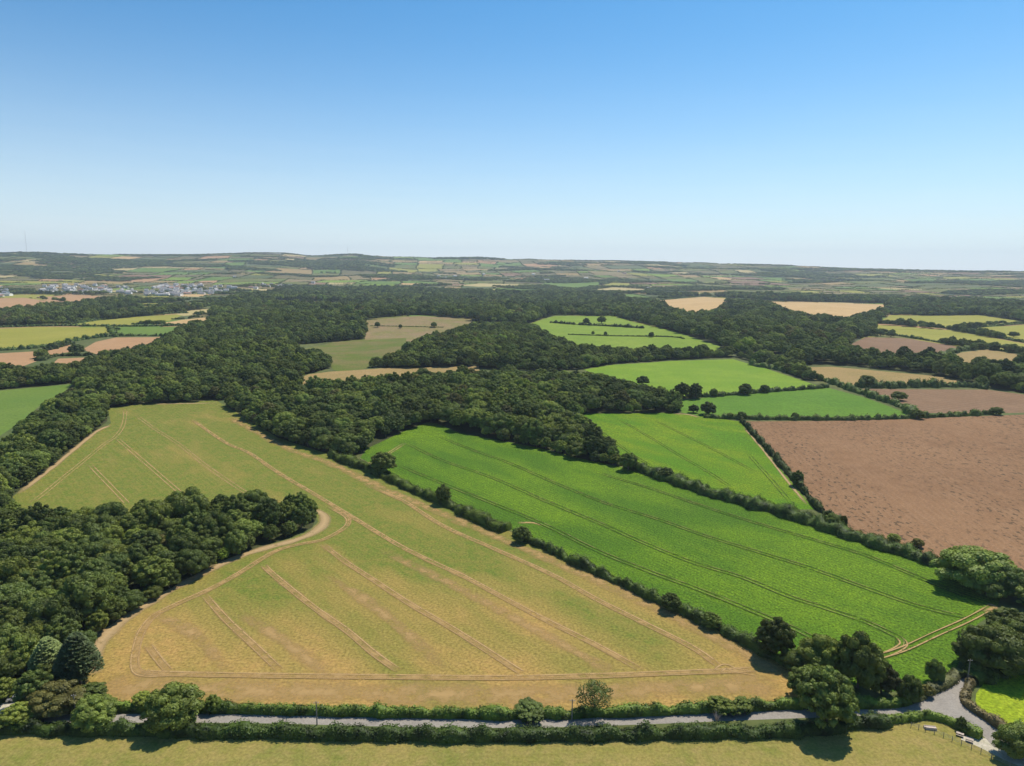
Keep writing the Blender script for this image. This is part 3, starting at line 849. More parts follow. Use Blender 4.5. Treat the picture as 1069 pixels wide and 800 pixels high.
# ------------------------------------------------------------------ geometry-node scatter for the uncountable woodland
def scatter(name, pts, label, cat):
    me = bpy.data.meshes.new(name); n = len(pts)
    me.vertices.add(n)
    co = np.array([(p[0], p[1], H(p[0], p[1]) - .1) for p in pts], dtype=np.float32); me.vertices.foreach_set('co', co.ravel())
    keys = sorted(SRC)
    byt = {}
    for i, k in enumerate(keys): byt.setdefault(k[1], []).append(i)
    idx = np.array([random.choice(byt[p[4]]) for p in pts], dtype=np.int32)
    a = me.attributes.new('pick', 'INT', 'POINT'); a.data.foreach_set('value', idx)
    a = me.attributes.new('size', 'FLOAT_VECTOR', 'POINT')
    a.data.foreach_set('vector', np.array([(p[2], p[2], p[3]) for p in pts], dtype=np.float32).ravel())
    a = me.attributes.new('turn', 'FLOAT_VECTOR', 'POINT')
    rot = np.zeros((n, 3), dtype=np.float32); rot[:, 2] = rng.uniform(0, 6.28, n); a.data.foreach_set('vector', rot.ravel())
    o = link(name, me)
    ng = bpy.data.node_groups.new(name, 'GeometryNodeTree')
    ng.interface.new_socket('Geometry', in_out='INPUT', socket_type='NodeSocketGeometry')
    ng.interface.new_socket('Geometry', in_out='OUTPUT', socket_type='NodeSocketGeometry')
    gi = ng.nodes.new('NodeGroupInput'); go = ng.nodes.new('NodeGroupOutput')
    mp = ng.nodes.new('GeometryNodeMeshToPoints'); ng.links.new(gi.outputs[0], mp.inputs[0])
    iop = ng.nodes.new('GeometryNodeInstanceOnPoints'); ng.links.new(mp.outputs[0], iop.inputs['Points'])
    jn = ng.nodes.new('GeometryNodeJoinGeometry')
    for k in reversed(keys):
        oi = ng.nodes.new('GeometryNodeObjectInfo'); oi.transform_space = 'ORIGINAL'
        oi.inputs['Object'].default_value = SRC[k]; oi.inputs['As Instance'].default_value = True
        ng.links.new(oi.outputs['Geometry'], jn.inputs[0])
    ng.links.new(jn.outputs[0], iop.inputs['Instance']); iop.inputs['Pick Instance'].default_value = True
    def att(nm, dt):
        q = ng.nodes.new('GeometryNodeInputNamedAttribute'); q.data_type = dt; q.inputs['Name'].default_value = nm; return q.outputs['Attribute']
    ng.links.new(att('pick', 'INT'), iop.inputs['Instance Index'])
    ng.links.new(att('turn', 'FLOAT_VECTOR'), iop.inputs['Rotation'])
    ng.links.new(att('size', 'FLOAT_VECTOR'), iop.inputs['Scale'])
    ng.links.new(iop.outputs[0], go.inputs[0])
    md = o.modifiers.new('scatter', 'NODES'); md.node_group = ng
    tag(o, label, cat, kind='stuff')
    return o
scatter('woodland', stuff, 'dark green woods, copses and hedgerow trees spreading over the far country to the skyline', 'woodland')

# ------------------------------------------------------------------ hedges
def hedge(px, h, w, label, mat='hedge', world=None, name='hedge', lump=.35, gap=None, cat='hedge', group=None):
    P = catmull(world or WL(px), 5); w = w * (1.05 if mat != 'hedge' or 'road' in label else 1.75); h = h * (1.0 if mat != 'hedge' or 'road' in label else 1.15); lump = lump * 1.3
    L = [0]
    for a, b in zip(P, P[1:]): L.append(L[-1] + math.dist(a, b))
    D = sum(math.hypot(*p) for p in P) / len(P)
    ls = max(.30, D / 1150)
    n = int(min(60000, L[-1] * (w + 2 * h) / (ls * ls) * .62))
    g = np.random.default_rng(abs(hash(label)) % 2**31 if False else int(sum(ord(c) * (i + 1) for i, c in enumerate(label))))
    s = g.uniform(0, L[-1], n)
    Pa = np.array(P); La = np.array(L)
    cx = np.interp(s, La, Pa[:, 0]); cy = np.interp(s, La, Pa[:, 1])
    e = .5
    tx = np.interp(np.minimum(s + e, L[-1]), La, Pa[:, 0]) - np.interp(np.maximum(s - e, 0), La, Pa[:, 0])
    ty = np.interp(np.minimum(s + e, L[-1]), La, Pa[:, 1]) - np.interp(np.maximum(s - e, 0), La, Pa[:, 1])
    tl = np.hypot(tx, ty) + 1e-9; nx, ny = -ty / tl, tx / tl
    seed = g.uniform(0, 100)
    ks = np.arange(0, L[-1] + 1.5, 1.0)
    nh = np.array([1 + lump * 1.5 * noise.noise(Vector((q / 4.5, seed, 0))) + lump * noise.noise(Vector((q / 1.7, seed, 7))) + lump * 1.6 * max(0, noise.noise(Vector((q / 9.0, seed, 17))) - .1) for q in ks])
    nw = np.array([1 + lump * .9 * noise.noise(Vector((q / 3.5, seed, 3))) + lump * 1.4 * max(-.2, noise.noise(Vector((q / 9.0, seed, 17)))) for q in ks])
    no = np.array([.25 * w * noise.noise(Vector((q / 8.0, seed, 30))) for q in ks])
    th = g.uniform(0, math.pi, n)
    hh = h * np.interp(s, ks, nh); ww = w * np.interp(s, ks, nw) / 2; oo = np.interp(s, ks, no)
    ru = g.uniform(.82, 1.08, n)
    c_, s_ = np.cos(th), np.sin(th)
    u = np.sign(c_) * np.abs(c_) ** .6 * ww * ru + oo; v = np.abs(s_) ** .7 * hh * ru
    zb = np.array([H(a, b) for a, b in P]); z0 = np.interp(s, La, zb)
    Q = np.stack([cx + nx * u, cy + ny * u, z0 + v], axis=1)
    NN = np.stack([nx * c_, ny * c_, s_ + .2], axis=1)
    V, Fc = leaf_quads(Q, NN, ls * .9, g)
    # dark solid heart of stems and leaves
    m_ = len(ks); prof = [(-.85, 0), (-.8, .55), (-.4, .86), (.4, .86), (.8, .55), (.85, 0)]
    ccx = np.interp(ks, La, Pa[:, 0]); ccy = np.interp(ks, La, Pa[:, 1]); cz = np.interp(ks, La, zb)
    tx = np.gradient(ccx); ty = np.gradient(ccy); tl = np.hypot(tx, ty) + 1e-9; nx2, ny2 = -ty / tl, tx / tl
    CV = []
    for (pu, pv) in prof:
        uu = pu * w / 2 * nw + no; vv = pv * h * nh - (.2 if pv == 0 else 0)
        CV.append(np.stack([ccx + nx2 * uu, ccy + ny2 * uu, cz + vv], axis=1))
    CV = np.stack(CV, axis=1).reshape(-1, 3); k = len(prof)
    CF = [(i * k + j, i * k + j + 1, (i + 1) * k + j + 1, (i + 1) * k + j) for i in range(m_ - 1) for j in range(k - 1)]
    A = np.concatenate([CV, V]); B = np.concatenate([np.array(CF), Fc + len(CV)])
    # object origin at the hedge's first point
    ox, oy = P[0]; oz = H(ox, oy); A = A - np.array([ox, oy, oz])
    me = mesh_np(name, A, B, [M[mat]])
    o = link(name, me, None, (ox, oy, oz))
    tag(o, label, cat, group); return o

HF = 'hedge_far'
hedge([(100,741),(200,741.5),(330,745),(430,747),(520,748.5),(640,746.5),(760,741),(835,738)], 2.3, 2.6, 'long clipped hedge along the far side of the road, below the big tan field')
hedge([(-260,762),(-60,764),(0,763),(130,765),(260,767),(400,770),(520,771),(640,769.5),(760,768),(850,765),(905,757),(925,754)], 2.6, 3.6, 'thick leafy hedge between the road and the grazed foreground pasture')
hedge([(922,755),(945,751.5),(968,750),(985,753),(1003,760.5),(1024,770.5)], 1.7, 2.2, 'low hedge curving round the pasture side of the road junction', lump=.4)
hedge([(885,737),(920,737.5),(948,733)], 2.4, 2.6, 'short trimmed hedge between the big roadside tree and the junction')
hedge([(948,732),(965,725),(985,714),(1003,703)], 1.5, 3.0, 'low rough scrub on the bank left of the lane leading up from the junction', mat='bracken', name='bank_scrub', cat='scrub')
hedge([(345,477),(385,491),(410,502),(440,516),(475,531),(505,546),(528,555)], 2.7, 3.4, 'dark hedge running from the central wood down between the tan and green fields')
hedge([(537,558),(600,588),(640,606),(700,634),(760,662),(800,684),(838,702),(852,712)], 2.8, 3.8, 'dark hedge continuing below the gap, down to the roadside trees', lump=.5)
hedge([(656,487),(700,502),(740,516),(800,532),(860,551),(905,567),(945,579),(978,590)], 3.2, 5.0, 'thick hedge between the green crop field and the triangular and brown fields', lump=.5)
hedge([(774,440),(803,472),(833,507),(853,530),(880,549)], 2.6, 3.0, 'hedge climbing between the triangular green field and the brown field', mat=HF, lump=.6)
hedge([(735,436),(775,437.5),(870,438.5),(940,437),(1010,434),(1035,432)], 2.8, 4.0, 'long hedge along the top of the speckled brown field', mat=HF, lump=.6)
hedge([(785,381),(815,387),(861,398),(883,406),(915,416.5),(942,426),(952,433)], 3.2, 6.0, 'bushy hedge slanting down the right end of the green pastures', mat=HF, lump=.7)
hedge([(708,415),(745,414),(780,411),(830,407.5),(865,404.5)], 2.8, 4.5, 'hedge with trees between the light green field and the striped green pasture', mat=HF, lump=.6)
hedge([(886,404.5),(930,405),(960,404),(1007,404),(1032,406)], 4.5, 8.0, 'bushy hedge between the tan strip and the brown strip on the right', mat=HF, lump=.7)
hedge([(914,347.5),(945,352),(995,360),(1069,370),(1150,385)], 2.6, 4.0, 'thin hedge below the long yellow-green field on the right', mat=HF, lump=.6)
hedge([(914,337.5),(945,340),(993,344),(1069,358),(1150,372)], 2.6, 4.0, 'thin hedge above the long yellow-green field on the right', mat=HF, lump=.6)
hedge([(1000,343.5),(1035,341),(1069,338.5),(1150,340)], 2.4, 4.0, 'short hedge between the two upper yellow fields on the right', mat=HF, lump=.6)
hedge([(974,376),(1000,367),(1030,364)], 4.0, 9.0, 'dark bushy hedge between the brown wedge and the tan wedge', mat=HF, lump=.8)
hedge([(593,349.5),(640,351),(700,352),(714,354)], 1.6, 3.0, 'thin low hedge across the middle of the lime pasture', mat=HF)
hedge([(575,337),(600,339),(640,341),(672,343)], 2.8, 5.0, 'broken hedge across the top of the lime pasture', mat=HF, lump=.9)
hedge([(386,340.5),(420,341),(463,342)], 1.0, 2.0, 'faint low hedge across the rough pasture among the far woods', mat=HF)
hedge([(-60,369),(0,366),(30,364.5),(60,360),(95,353.5),(130,351),(176,351)], 3.2, 6.0, 'dark hedge below the yellow-green field at the far left', mat=HF, lump=.8)
hedge([(-60,343),(0,342),(60,340.5),(115,341),(192,340)], 3.0, 6.0, 'hedge above the yellow-green field at the far left', mat=HF, lump=.8)
hedge([(40,377),(62,372),(101,371),(151,363),(170,356)], 3.2, 6.0, 'hedge between the two small orange fields at the far left', mat=HF, lump=.8)
hedge([(46,367),(74,359)], 4.0, 8.0, 'bushy hedge at the left end of the thin orange strip', mat=HF, lump=.8)
hedge([(76,338),(141,330),(196,327)], 3.0, 8.0, 'hedge above the long olive strip at the far left', mat=HF, lump=.8)
hedge([(83,326),(141,320),(197,317)], 3.0, 8.0, 'hedge above the far green strip on the left', mat=HF, lump=.8)
hedge([(114,342),(121,352)], 3.0, 8.0, 'short hedge closing the right end of the yellow-green field at the far left', mat=HF, lump=.8)
hedge([(686,314),(712,311),(736,309),(760,311)], 3.0, 8.0, 'tree-like hedge along the top of the orange straw field', mat=HF, lump=.8)
hedge([(1013,713),(1009,721),(1008,730),(1012,738),(1024,747),(1042,758),(1056,766)], 1.7, 2.4, 'brown-topped bank hedge curving round the right side of the junction', mat='bracken', lump=.4)
hedge([(1058,769),(1075,777),(1120,790)], 3.2, 4.5, 'tall dark hedge at the right edge beside the pale track', lump=.5)
hedge([(1012,712),(1022,706),(1045,701),(1085,694)], 2.2, 4.0, 'green hedge between the lime crop and the shaded lane', lump=.5)

# ------------------------------------------------------------------ single trees and bushes: base pixel, crown width px, height px
def lone(px, py, wpx, hpx, tint, label, name='broadleaf_tree', cat='tree', group=None, shape=None):
    x, y = W(px, py); z = H(x, y); dz = proj(x, y, z)[2]
    Wm = wpx * dz / F; Hm = hpx * dz / F
    D = math.hypot(x, y); el = math.atan2(CAMZ, D)
    Hm = max(1.5, (Hm - .35 * Wm * math.sin(el)) / math.cos(el))
    i = 6 + (shape if shape is not None else random.randrange(4)) % 4
    Rr, Ht, b = SHAPES[i]
    s = Wm / 2 / Rr * .98; sz = Hm / Ht
    lift = 0
    if name == 'bush': sz *= 1.15; lift = -b * sz * .8
    t = place_tree(x, y, i, tint, s, random.uniform(0, 6.28), label, cat, group, name, sz)
    t.location.z += lift
    return t
dg, mg, ob, yg = TN
L_ = lone
L_(18,758,34,26,mg,'round bushy tree at the far left between road and pasture','broadleaf_tree',shape=1)
L_(99,757,46,33,mg,'broad low tree shading the road, left of the taller one by the pasture',shape=4)
L_(182,757,58,46,dg,'tall dark tree overhanging the road near the left end of the pasture hedge',shape=0)
L_(862,759,58,64,mg,'large round tree hiding the road, its shadow on the pasture',shape=3)
L_(852,728,46,36,yg,'bright green tree rising behind the large round roadside tree',shape=3)
L_(838,728,34,34,dg,'small dark tree on the left shoulder of the large roadside tree','broadleaf_tree',shape=5)
L_(895,718,48,58,dg,'very dark round tree at the bottom corner of the green crop field',shape=0)
L_(920,724,30,34,ob,'olive shrubby tree just right of the very dark tree','broadleaf_tree',shape=1)
L_(808,686,38,44,dg,'dark round tree standing in the lower end of the diagonal hedge',shape=3)
L_(856,702,44,42,mg,'bushy tree between the dark hedge tree and the very dark tree',shape=4)
L_(832,700,30,22,dg,'low dark bush in the hedge left of the bushy tree','bush','bush')
L_(948,732,26,26,dg,'dark bush at the right end of the short trimmed hedge','bush','bush')
L_(975,712,18,22,dg,'small dark bush on the bank beside the crop corner','bush','bush')
L_(967,727,14,12,ob,'small reddish brown bush on the roadside bank','bush','bush')
L_(1038,700,64,52,mg,'large pale-topped tree over the lane at the right edge',shape=2)
L_(1012,694,36,32,dg,'dark tree on the left side of the lane, under the large pale-topped tree',shape=5)
L_(1058,688,50,44,mg,'tree at the right edge behind the lane',shape=0)
L_(1052,668,44,36,dg,'dark tree above the lane at the right edge, nearest the green crop',shape=3)
L_(1078,700,50,50,dg,'dark tree leaning into the picture at the right edge',shape=4)
L_(1014,611,72,46,mg,'broad sprawling tree at the corner of the brown stubble field',shape=2)
L_(1052,622,44,34,dg,'darker tree right of the broad sprawling tree at the brown field corner',shape=0)
L_(1078,634,44,30,dg,'dark tree cut by the right edge below the brown field',shape=1)
L_(1030,622,34,22,dg,'dark bush below the broad sprawling tree','bush','bush')
L_(992,600,26,18,dg,'dark bush left of the broad sprawling tree','bush','bush')
L_(401,494,28,24,mg,'lone rounded tree in the upper diagonal hedge, nearest the central wood',shape=1)
L_(463,526,17,21,dg,'small dark tree in the upper diagonal hedge, left of the gap',shape=3)
L_(656,491,18,20,dg,'small tree at the head of the thick hedge beside the central wood',shape=5)
L_(700,637,22,18,dg,'dark bush in the middle of the lower diagonal hedge','bush','bush')
L_(742,655,20,16,dg,'dark bush in the lower diagonal hedge before the dark round tree','bush','bush')
L_(545,566,18,16,dg,'bush at the gap in the diagonal hedge','bush','bush')
L_(695,500,16,12,dg,'bush in the thick hedge below the triangular field','bush','bush')
L_(868,551,18,15,mg,'bush in the corner where the two hedges meet by the brown field','bush','bush')
L_(832,507,14,15,dg,'small dark bush halfway up the hedge by the brown field','bush','bush')
L_(933,566,14,9,mg,'low round bush on the edge of the brown field','bush','bush')
L_(958,571,12,9,ob,'low brownish bush on the edge of the brown field','bush','bush')
L_(739,433,18,14,dg,'dark tree standing alone in the striped green pasture',shape=0)
L_(724,431,10,8,dg,'small bush left of the dark tree in the striped green pasture','bush','bush')
L_(774,438,9,9,dg,'small tree at the corner of the brown field and the striped pasture')
L_(762,437,9,6,dg,'small bush at the pasture corner above the triangular field','bush','bush')
L_(712,416,17,17,dg,'left of two dark trees below the light green field',shape=3)
L_(726,416,15,17,dg,'right of two dark trees below the light green field',shape=1)
L_(745,414,9,8,dg,'small bush right of the two dark trees below the light green field','bush','bush')
L_(778,412,14,12,dg,'dark tree in the middle of the hedge below the light green field',shape=0)
L_(798,410,10,8,dg,'bush near the right end of the hedge below the light green field','bush','bush')
L_(671,402,14,10,dg,'dark tree on the light green field beside the central wood',shape=4)
L_(612,339,8,7,dg,'left of two round trees in the top of the lime pasture',shape=0)
L_(628,338,9,8,dg,'right of two round trees in the top of the lime pasture',shape=2)
L_(619,350,4,4,dg,'left of two tiny bushes on the thin hedge of the lime pasture','bush','bush')
L_(632,350.5,4,4,dg,'right of two tiny bushes on the thin hedge of the lime pasture','bush','bush')
L_(680,352,6,5,dg,'small bush near the right end of the lime pasture','bush','bush')
L_(394,342,6,6,dg,'left dark tree on the rough pasture among the woods')
L_(418,343,4,4,dg,'tiny bush in the middle of the rough pasture among the woods','bush','bush')
L_(453,342,7,6,dg,'right dark tree on the rough pasture among the woods')
L_(940,338,9,6,dg,'left of three round trees above the long yellow-green field')
L_(950,339,9,6,dg,'middle of three round trees above the long yellow-green field')
L_(962,340.5,10,6,dg,'right of three round trees above the long yellow-green field')
L_(919,351,9,7,dg,'left of two dark trees above the brown wedge field')
L_(930,352,9,6,dg,'right of two dark trees above the brown wedge field')
L_(1033,340,9,5,dg,'dark tree on the line between the upper yellow fields')
L_(1058,352,9,6,dg,'round tree near the right edge in the yellow fields')
L_(1035,350,6,5,dg,'small tree left of the round one in the yellow fields')
L_(905,404,18,13,dg,'large dark tree at the left of the hedge above the brown strip',shape=2)
L_(938,418,16,10,mg,'tree in the slanting hedge beside the brown strip')
L_(1040,433,14,8,dg,'dark bush at the right end of the hedge above the brown stubble','bush','bush')
L_(957,437,14,9,mg,'rounded bush in the hedge above the brown stubble','bush','bush')
L_(830,438,8,8,dg,'small upright tree in the hedge above the brown stubble')
L_(80,370,16,11,dg,'dark round tree between the small orange fields at the far left')
L_(110,374,14,9,dg,'dark round tree at the tip of the small orange field')
L_(43,374,14,10,dg,'dark tree left of the thin orange strip')
# bushes in the roadside hedge
L_(553,748,34,17,dg,'dark bush in the roadside hedge left of the light green tree','bush','bush')
L_(752,744,28,17,mg,'loose bush in the roadside hedge right of the light green tree','bush','bush')
L_(774,743,24,15,mg,'loose bush next towards the big tree in the roadside hedge','bush','bush')
L_(223,742,18,16,mg,'small bush poking above the roadside hedge beside the tall dark tree','bush','bush')
L_(150,738,24,16,mg,'low bush in the roadside hedge between the two left trees','bush','bush')
L_(60,742,54,34,ob,'olive bushy tree at the corner of the left wood by the road',shape=4)
L_(38,735,38,38,mg,'tree beside the pale drive at the foot of the left wood',shape=1)
L_(92,736,36,24,mg,'shrubby tree where the left wood meets the big tan field',shape=5)
L_(4,730,26,24,mg,'tree at the left edge above the pale drive',shape=3)
L_(1062,790,44,34,dg,'dark bush at the right edge above the pale track','bush','bush')
L_(1003,762,11,13,dg,'small upright dark bush beside the junction hedge','bush','bush')
L_(1020,706,18,14,mg,'bush on the inner corner of the lane opposite the bank','bush','bush')

# conifer in the left wood
g = np.random.default_rng(5)
Vs = []; Fs = []; o_ = 0
for k in range(13):
    z = 4.5 + k * .85; rad = 5.6 * (1 - (k / 13.5) ** 1.6) + .5
    for j in range(7):
        a = j * .9 + k * .5 + g.uniform(-.2, .2); n = int(60 * rad / 3)
        rr = rad * np.sqrt(g.uniform(.05, 1, n)); aa = a + g.normal(0, .22, n)
        P = np.stack([np.cos(aa) * rr, np.sin(aa) * rr, z + .12 * rr + g.normal(0, .16, n)], axis=1)
        V, Fc = leaf_quads(P, np.tile([0, 0, 1.0], (n, 1)), .34, g); Vs.append(V); Fs.append(Fc + o_); o_ += len(V)
pine_c = mesh_np('crown', np.concatenate(Vs), np.concatenate(Fs), [M['pine']])
mb = MB(); mb.tube([(0,0,-.5),(0.1,0,6),(0,.1,15.2)], [.45,.33,.06], 9)
for k in range(13):
    z = 4.2 + k * .82; rad = 5.2 * (1 - (k / 13.5) ** 1.6)
    for j in range(4):
        a = j * 1.57 + k * .5; mb.tube([(0,0,z),(math.cos(a)*rad,math.sin(a)*rad,z+.1*rad+.2)], [.1,.03], 5)
pme = bpy.data.meshes.new('trunk'); pme.from_pydata(mb.v, [], mb.f); pme.materials.append(M['bark'])
x, y = W(84, 716)
place_tree(x, y, 0, dg, 1.05, 1.0, 'grey-green pine with layered branches at the edge of the left wood, above the road', name='pine_tree', crown=pine_c, trunk=pme)
x, y = W(52, 704)
place_tree(x, y, 0, dg, .9, 2.0, 'second grey-green pine, further inside the left wood', name='pine_tree', crown=pine_c, trunk=pme)
# loose light green tree by the road
V, Fc = crown_np(77, 5.4, 12.5, 3.0, 34, .26, 2600, core=False)
ash = mesh_np('crown', V, Fc, [M['ash']])
x, y = W(620, 747)
place_tree(x, y, 0, dg, .86, .5, 'loose light green tree standing alone in the roadside hedge', name='ash_tree', crown=ash, trunk=trunk_mesh('trunk', 9, 12.5, 3.0, 5.4, .26))
# bare shrub by the road
mb = MB(); g3 = random.Random(3)
for k in range(26):
    a = g3.uniform(0, 6.28); q = g3.uniform(.4, 1.5); z = g3.uniform(1.8, 3.4)
    mb.tube([(0, 0, 0), (math.cos(a) * q * .4, math.sin(a) * q * .4, z * .6), (math.cos(a) * q, math.sin(a) * q, z)], [.05, .035, .012], 4)
x, y = W(748, 755); o = mb.build('dead_shrub', M['timber'], None, (x, y, H(x, y))); tag(o, 'leafless grey shrub sticking up between the road and the pasture hedge', 'shrub')

# ------------------------------------------------------------------ poles, fence, small roadside things
def pole(px, py, h, label, cross=True, name='telegraph_pole', cat='pole'):
    x, y = W(px, py); t = empty(name, (x, y, H(x, y)))
    mb = MB(); mb.tube([(0,0,-.5),(0,0,h*.5),(0,0,h)], [.17,.15,.11], 10); mb.build('post', M['pole_wood'], t)
    if cross:
        mb = MB(); mb.box((0, 0, h - .45), (1.3, .1, .1)); mb.build('crossarm', M['pole_wood'], t)
        for s in (-.55, .55):
            mb = MB(); mb.tube([(s,0,h-.4),(s,0,h-.22)], [.05,.04], 8); mb.build('insulator', M['white'], t)
    tag(t, label, cat, 'telegraph poles along the road'); return t
pole(331, 757, 6.6, 'telegraph pole in front of the road, left of centre')
pole(597, 753, 6.2, 'telegraph pole beside the loose light green tree')
pole(79, 747, 6.0, 'telegraph pole beside the road at the far left')
pole(1010, 712, 7.0, 'telegraph pole at the top corner of the junction')
x, y = W(663, 748); mb = MB(); mb.tube([(0,0,-.2),(0,0,1.6)], [.06,.05], 8); o = mb.build('marker_post', M['metal'], None, (x, y, H(x, y))); tag(o, 'short pale marker post against the roadside hedge', 'post')

fpts = [(951,759),(959,761),(966,763.5),(975.5,766),(985,769.5),(994,773.5),(1003.5,777.5),(1014,782),(1024,786),(1035,792),(1054,801),(1080,813)]
fw = WL(fpts); x0, y0 = fw[0]
t = empty('wire_fence', (x0, y0, H(x0, y0)))
for i, (x, y) in enumerate(fw):
    big = i in (9,)
    mb = MB(); mb.box((x - x0, y - y0, .55), (.18 if big else .11, .18 if big else .11, 1.5 if not big else 1.9), .6); mb.build('post', M['pole_wood'], t)
for zz in (.45, .8, 1.1):
    mb = MB()
    for a, b in zip(fw, fw[1:]): mb.tube([(a[0]-x0, a[1]-y0, zz), (b[0]-x0, b[1]-y0, zz)], [.02, .02], 4)
    mb.build('wire', M['metal'], t)
tag(t, 'post and wire fence between the foreground pasture and the pale track', 'fence')

def bench(px, py, rz, label):
    x, y = W(px, py); t = empty('picnic_table', (x, y, H(x, y)), rz); t.scale = (.85,) * 3
    mb = MB()
    for k in range(4): mb.box((0, -.36 + k * .24, .75), (1.9, .21, .06))
    mb.build('tabletop', M['timber'], t)
    for s in (-.75, .75):
        mb = MB(); mb.box((0, s, .45), (1.9, .28, .06)); mb.build('seat', M['timber'], t)
    for s in (-.65, .65):
        mb = MB(); mb.box((s, -.3, .36), (.09, .09, .9), 0, 0, .45); mb.box((s, .3, .36), (.09, .09, .9), 0, 0, -.45); mb.box((s, 0, .4), (.07, 1.6, .09))
        mb.build('leg', M['timber'], t)
    tag(t, label, 'table', 'pale tables by the junction')
bench(1002, 768, -.6, 'pale wooden table beside the junction hedge, the left of two')
bench(1012, 774, -.6, 'pale wooden table by the pale track, the right of two')
x, y = W(971, 761); t = empty('water_trough', (x, y, H(x, y)), -.15)
mb = MB(); mb.box((0, 0, .25), (2.8, 1.0, .5)); mb.build('basin', M['timber'], t)
for s in (-1, 1):
    mb = MB(); mb.box((0, s * .45, .56), (2.8, .1, .12)); mb.build('rim', M['timber'], t)
tag(t, 'low pale trough in the pasture grass behind the junction hedge', 'trough')

# white building in the left wood
x, y = W(6, 703); t = empty('outbuilding', (x, y, H(x, y)), .5)
mb = MB(); mb.box((0,0,1.7), (4.2,6.5,3.4)); mb.add([(-2.1,-3.25,3.4),(2.1,-3.25,3.4),(0,-3.25,4.7),(-2.1,3.25,3.4),(2.1,3.25,3.4),(0,3.25,4.7)], [(0,1,2),(4,3,5)]); mb.build('wall', M['white'], t)
mb = MB()
for s in (-1, 1): mb.add([(0,-3.5,4.85),(s*2.5,-3.5,3.3),(s*2.5,3.5,3.3),(0,3.5,4.85),(0,-3.5,4.7),(s*2.5,-3.5,3.15),(s*2.5,3.5,3.15),(0,3.5,4.7)], [(0,1,2,3),(7,6,5,4),(0,4,5,1),(1,5,6,2),(2,6,7,3)])
mb.build('roof', M['cream'], t)
mb = MB(); mb.box((0.8,-3.27,1.1), (.9,.08,2.1)); mb.build('door', M['slate'], t)
mb = MB(); mb.box((-1.0,-3.27,1.7), (.9,.08,.9)); mb.build('window', M['glass'], t)
tag(t, 'small white gabled building half hidden in trees at the left edge', 'building')

# silver car on the drive
x, y = W(17, 731); t = empty('parked_car', (x, y, H(x, y)), .35)
prof = [(-2.1,.35),(-2.15,.75),(-1.9,.95),(-1.1,1.0),(-.6,1.42),(.9,1.45),(1.6,1.0),(2.0,.9),(2.1,.5),(2.05,.35)]
mb = MB(); n = len(prof)
mb.add([(a,-.82,b) for a,b in prof]+[(a,.82,b) for a,b in prof], [tuple(range(n)), tuple(range(2*n-1,n-1,-1))]+[(i,(i+1)%n+0,(i+1)%n+n,i+n)[::-1] for i in range(n)])
b_ = mb.build('body', M['carpaint'], t)
for s in (-1,1):
    mb = MB(); mb.add([(-1.0,s*.83,1.0),(1.45,s*.83,1.0),(.85,s*.83,1.38),(-.58,s*.83,1.36)],[(0,1,2,3)]); mb.build('side_window', M['glass'], t)
    for a in (-1.3,1.3):
        mb = MB(); mb.tube([(a,s*.7,.33),(a,s*.9,.33)],[.33,.33],14); mb.build('wheel', M['tyre'], t)
mb = MB(); mb.add([(-1.08,-.7,1.03),(-1.08,.7,1.03),(-.64,.66,1.42),(-.64,-.66,1.42)],[(0,1,2,3)]); mb.build('windscreen', M['glass'], t)
tag(t, 'silver car parked on the pale drive under trees at the left', 'car')

# masts on the skyline
def mast(px, dist, h, label):
    d = ray(px, 263); a = math.atan2(d.x, d.y); x, y = math.sin(a) * dist, math.cos(a) * dist
    t = empty('radio_mast', (x, y, H(x, y)))
    mb = MB()
    for k in range(3):
        q = k * 2.094; mb.tube([(math.cos(q)*2.4, math.sin(q)*2.4, -2), (math.cos(q)*1.6, math.sin(q)*1.6, h)], [.32, .25], 5)
    mb.build('lattice_tower', M['metal'], t)
    mb = MB()
    for k in range(int(h / 6)):
        for j in range(3):
            q = j * 2.094; q2 = q + 2.094
            mb.tube([(math.cos(q)*2.1, math.sin(q)*2.1, k*6), (math.cos(q2)*2.0, math.sin(q2)*2.0, k*6+6)], [.1,.1], 4)
    mb.build('bracing', M['metal'], t)
    mb = MB(); mb.tube([(0,0,h),(0,0,h*1.12)], [1.1,.5], 6); mb.build('antenna', M['metal'], t)
    tag(t, label, 'mast')
mast(28, 6900, 170, 'tall lattice mast on the hill at the far left of the skyline')
mast(363, 6900, 85, 'faint thin mast on the skyline left of the middle')

# ------------------------------------------------------------------ town and farms
def house_parts(w, d, h, rh):
    a = MB(); a.box((0,0,h/2), (w,d,h)); a.add([(-w/2,-d/2,h),(-w/2,d/2,h),(-w/2,0,h+rh),(w/2,-d/2,h),(w/2,d/2,h),(w/2,0,h+rh)], [(1,0,2),(3,4,5)])
    r = MB(); e = .5
    for s in (-1, 1):
        r.add([(-w/2-e,0,h+rh+.25),(w/2+e,0,h+rh+.25),(w/2+e,s*(d/2+e),h-.2),(-w/2-e,s*(d/2+e),h-.2),(-w/2-e,0,h+rh-.02),(w/2+e,0,h+rh-.02),(w/2+e,s*(d/2+e),h-.45),(-w/2-e,s*(d/2+e),h-.45)], [(0,1,2,3),(7,6,5,4),(2,6,7,3),(1,5,6,2),(0,3,7,4)])
    c = MB(); c.box((w*.36, 0, h+rh+.5), (1.1,.9,1.8))
    win = []
    for s in (-1, 1):
        m_ = MB()
        k = max(2, int(w / 3.6))
        for fl in range(2 if h > 4.5 else 1):
            for i in range(k): m_.box((-w/2 + (i+.5)*w/k, s*(d/2+.03), 1.5+fl*2.7), (1.2,.08,1.2))
        win.append(m_)
    return a, r, c, win
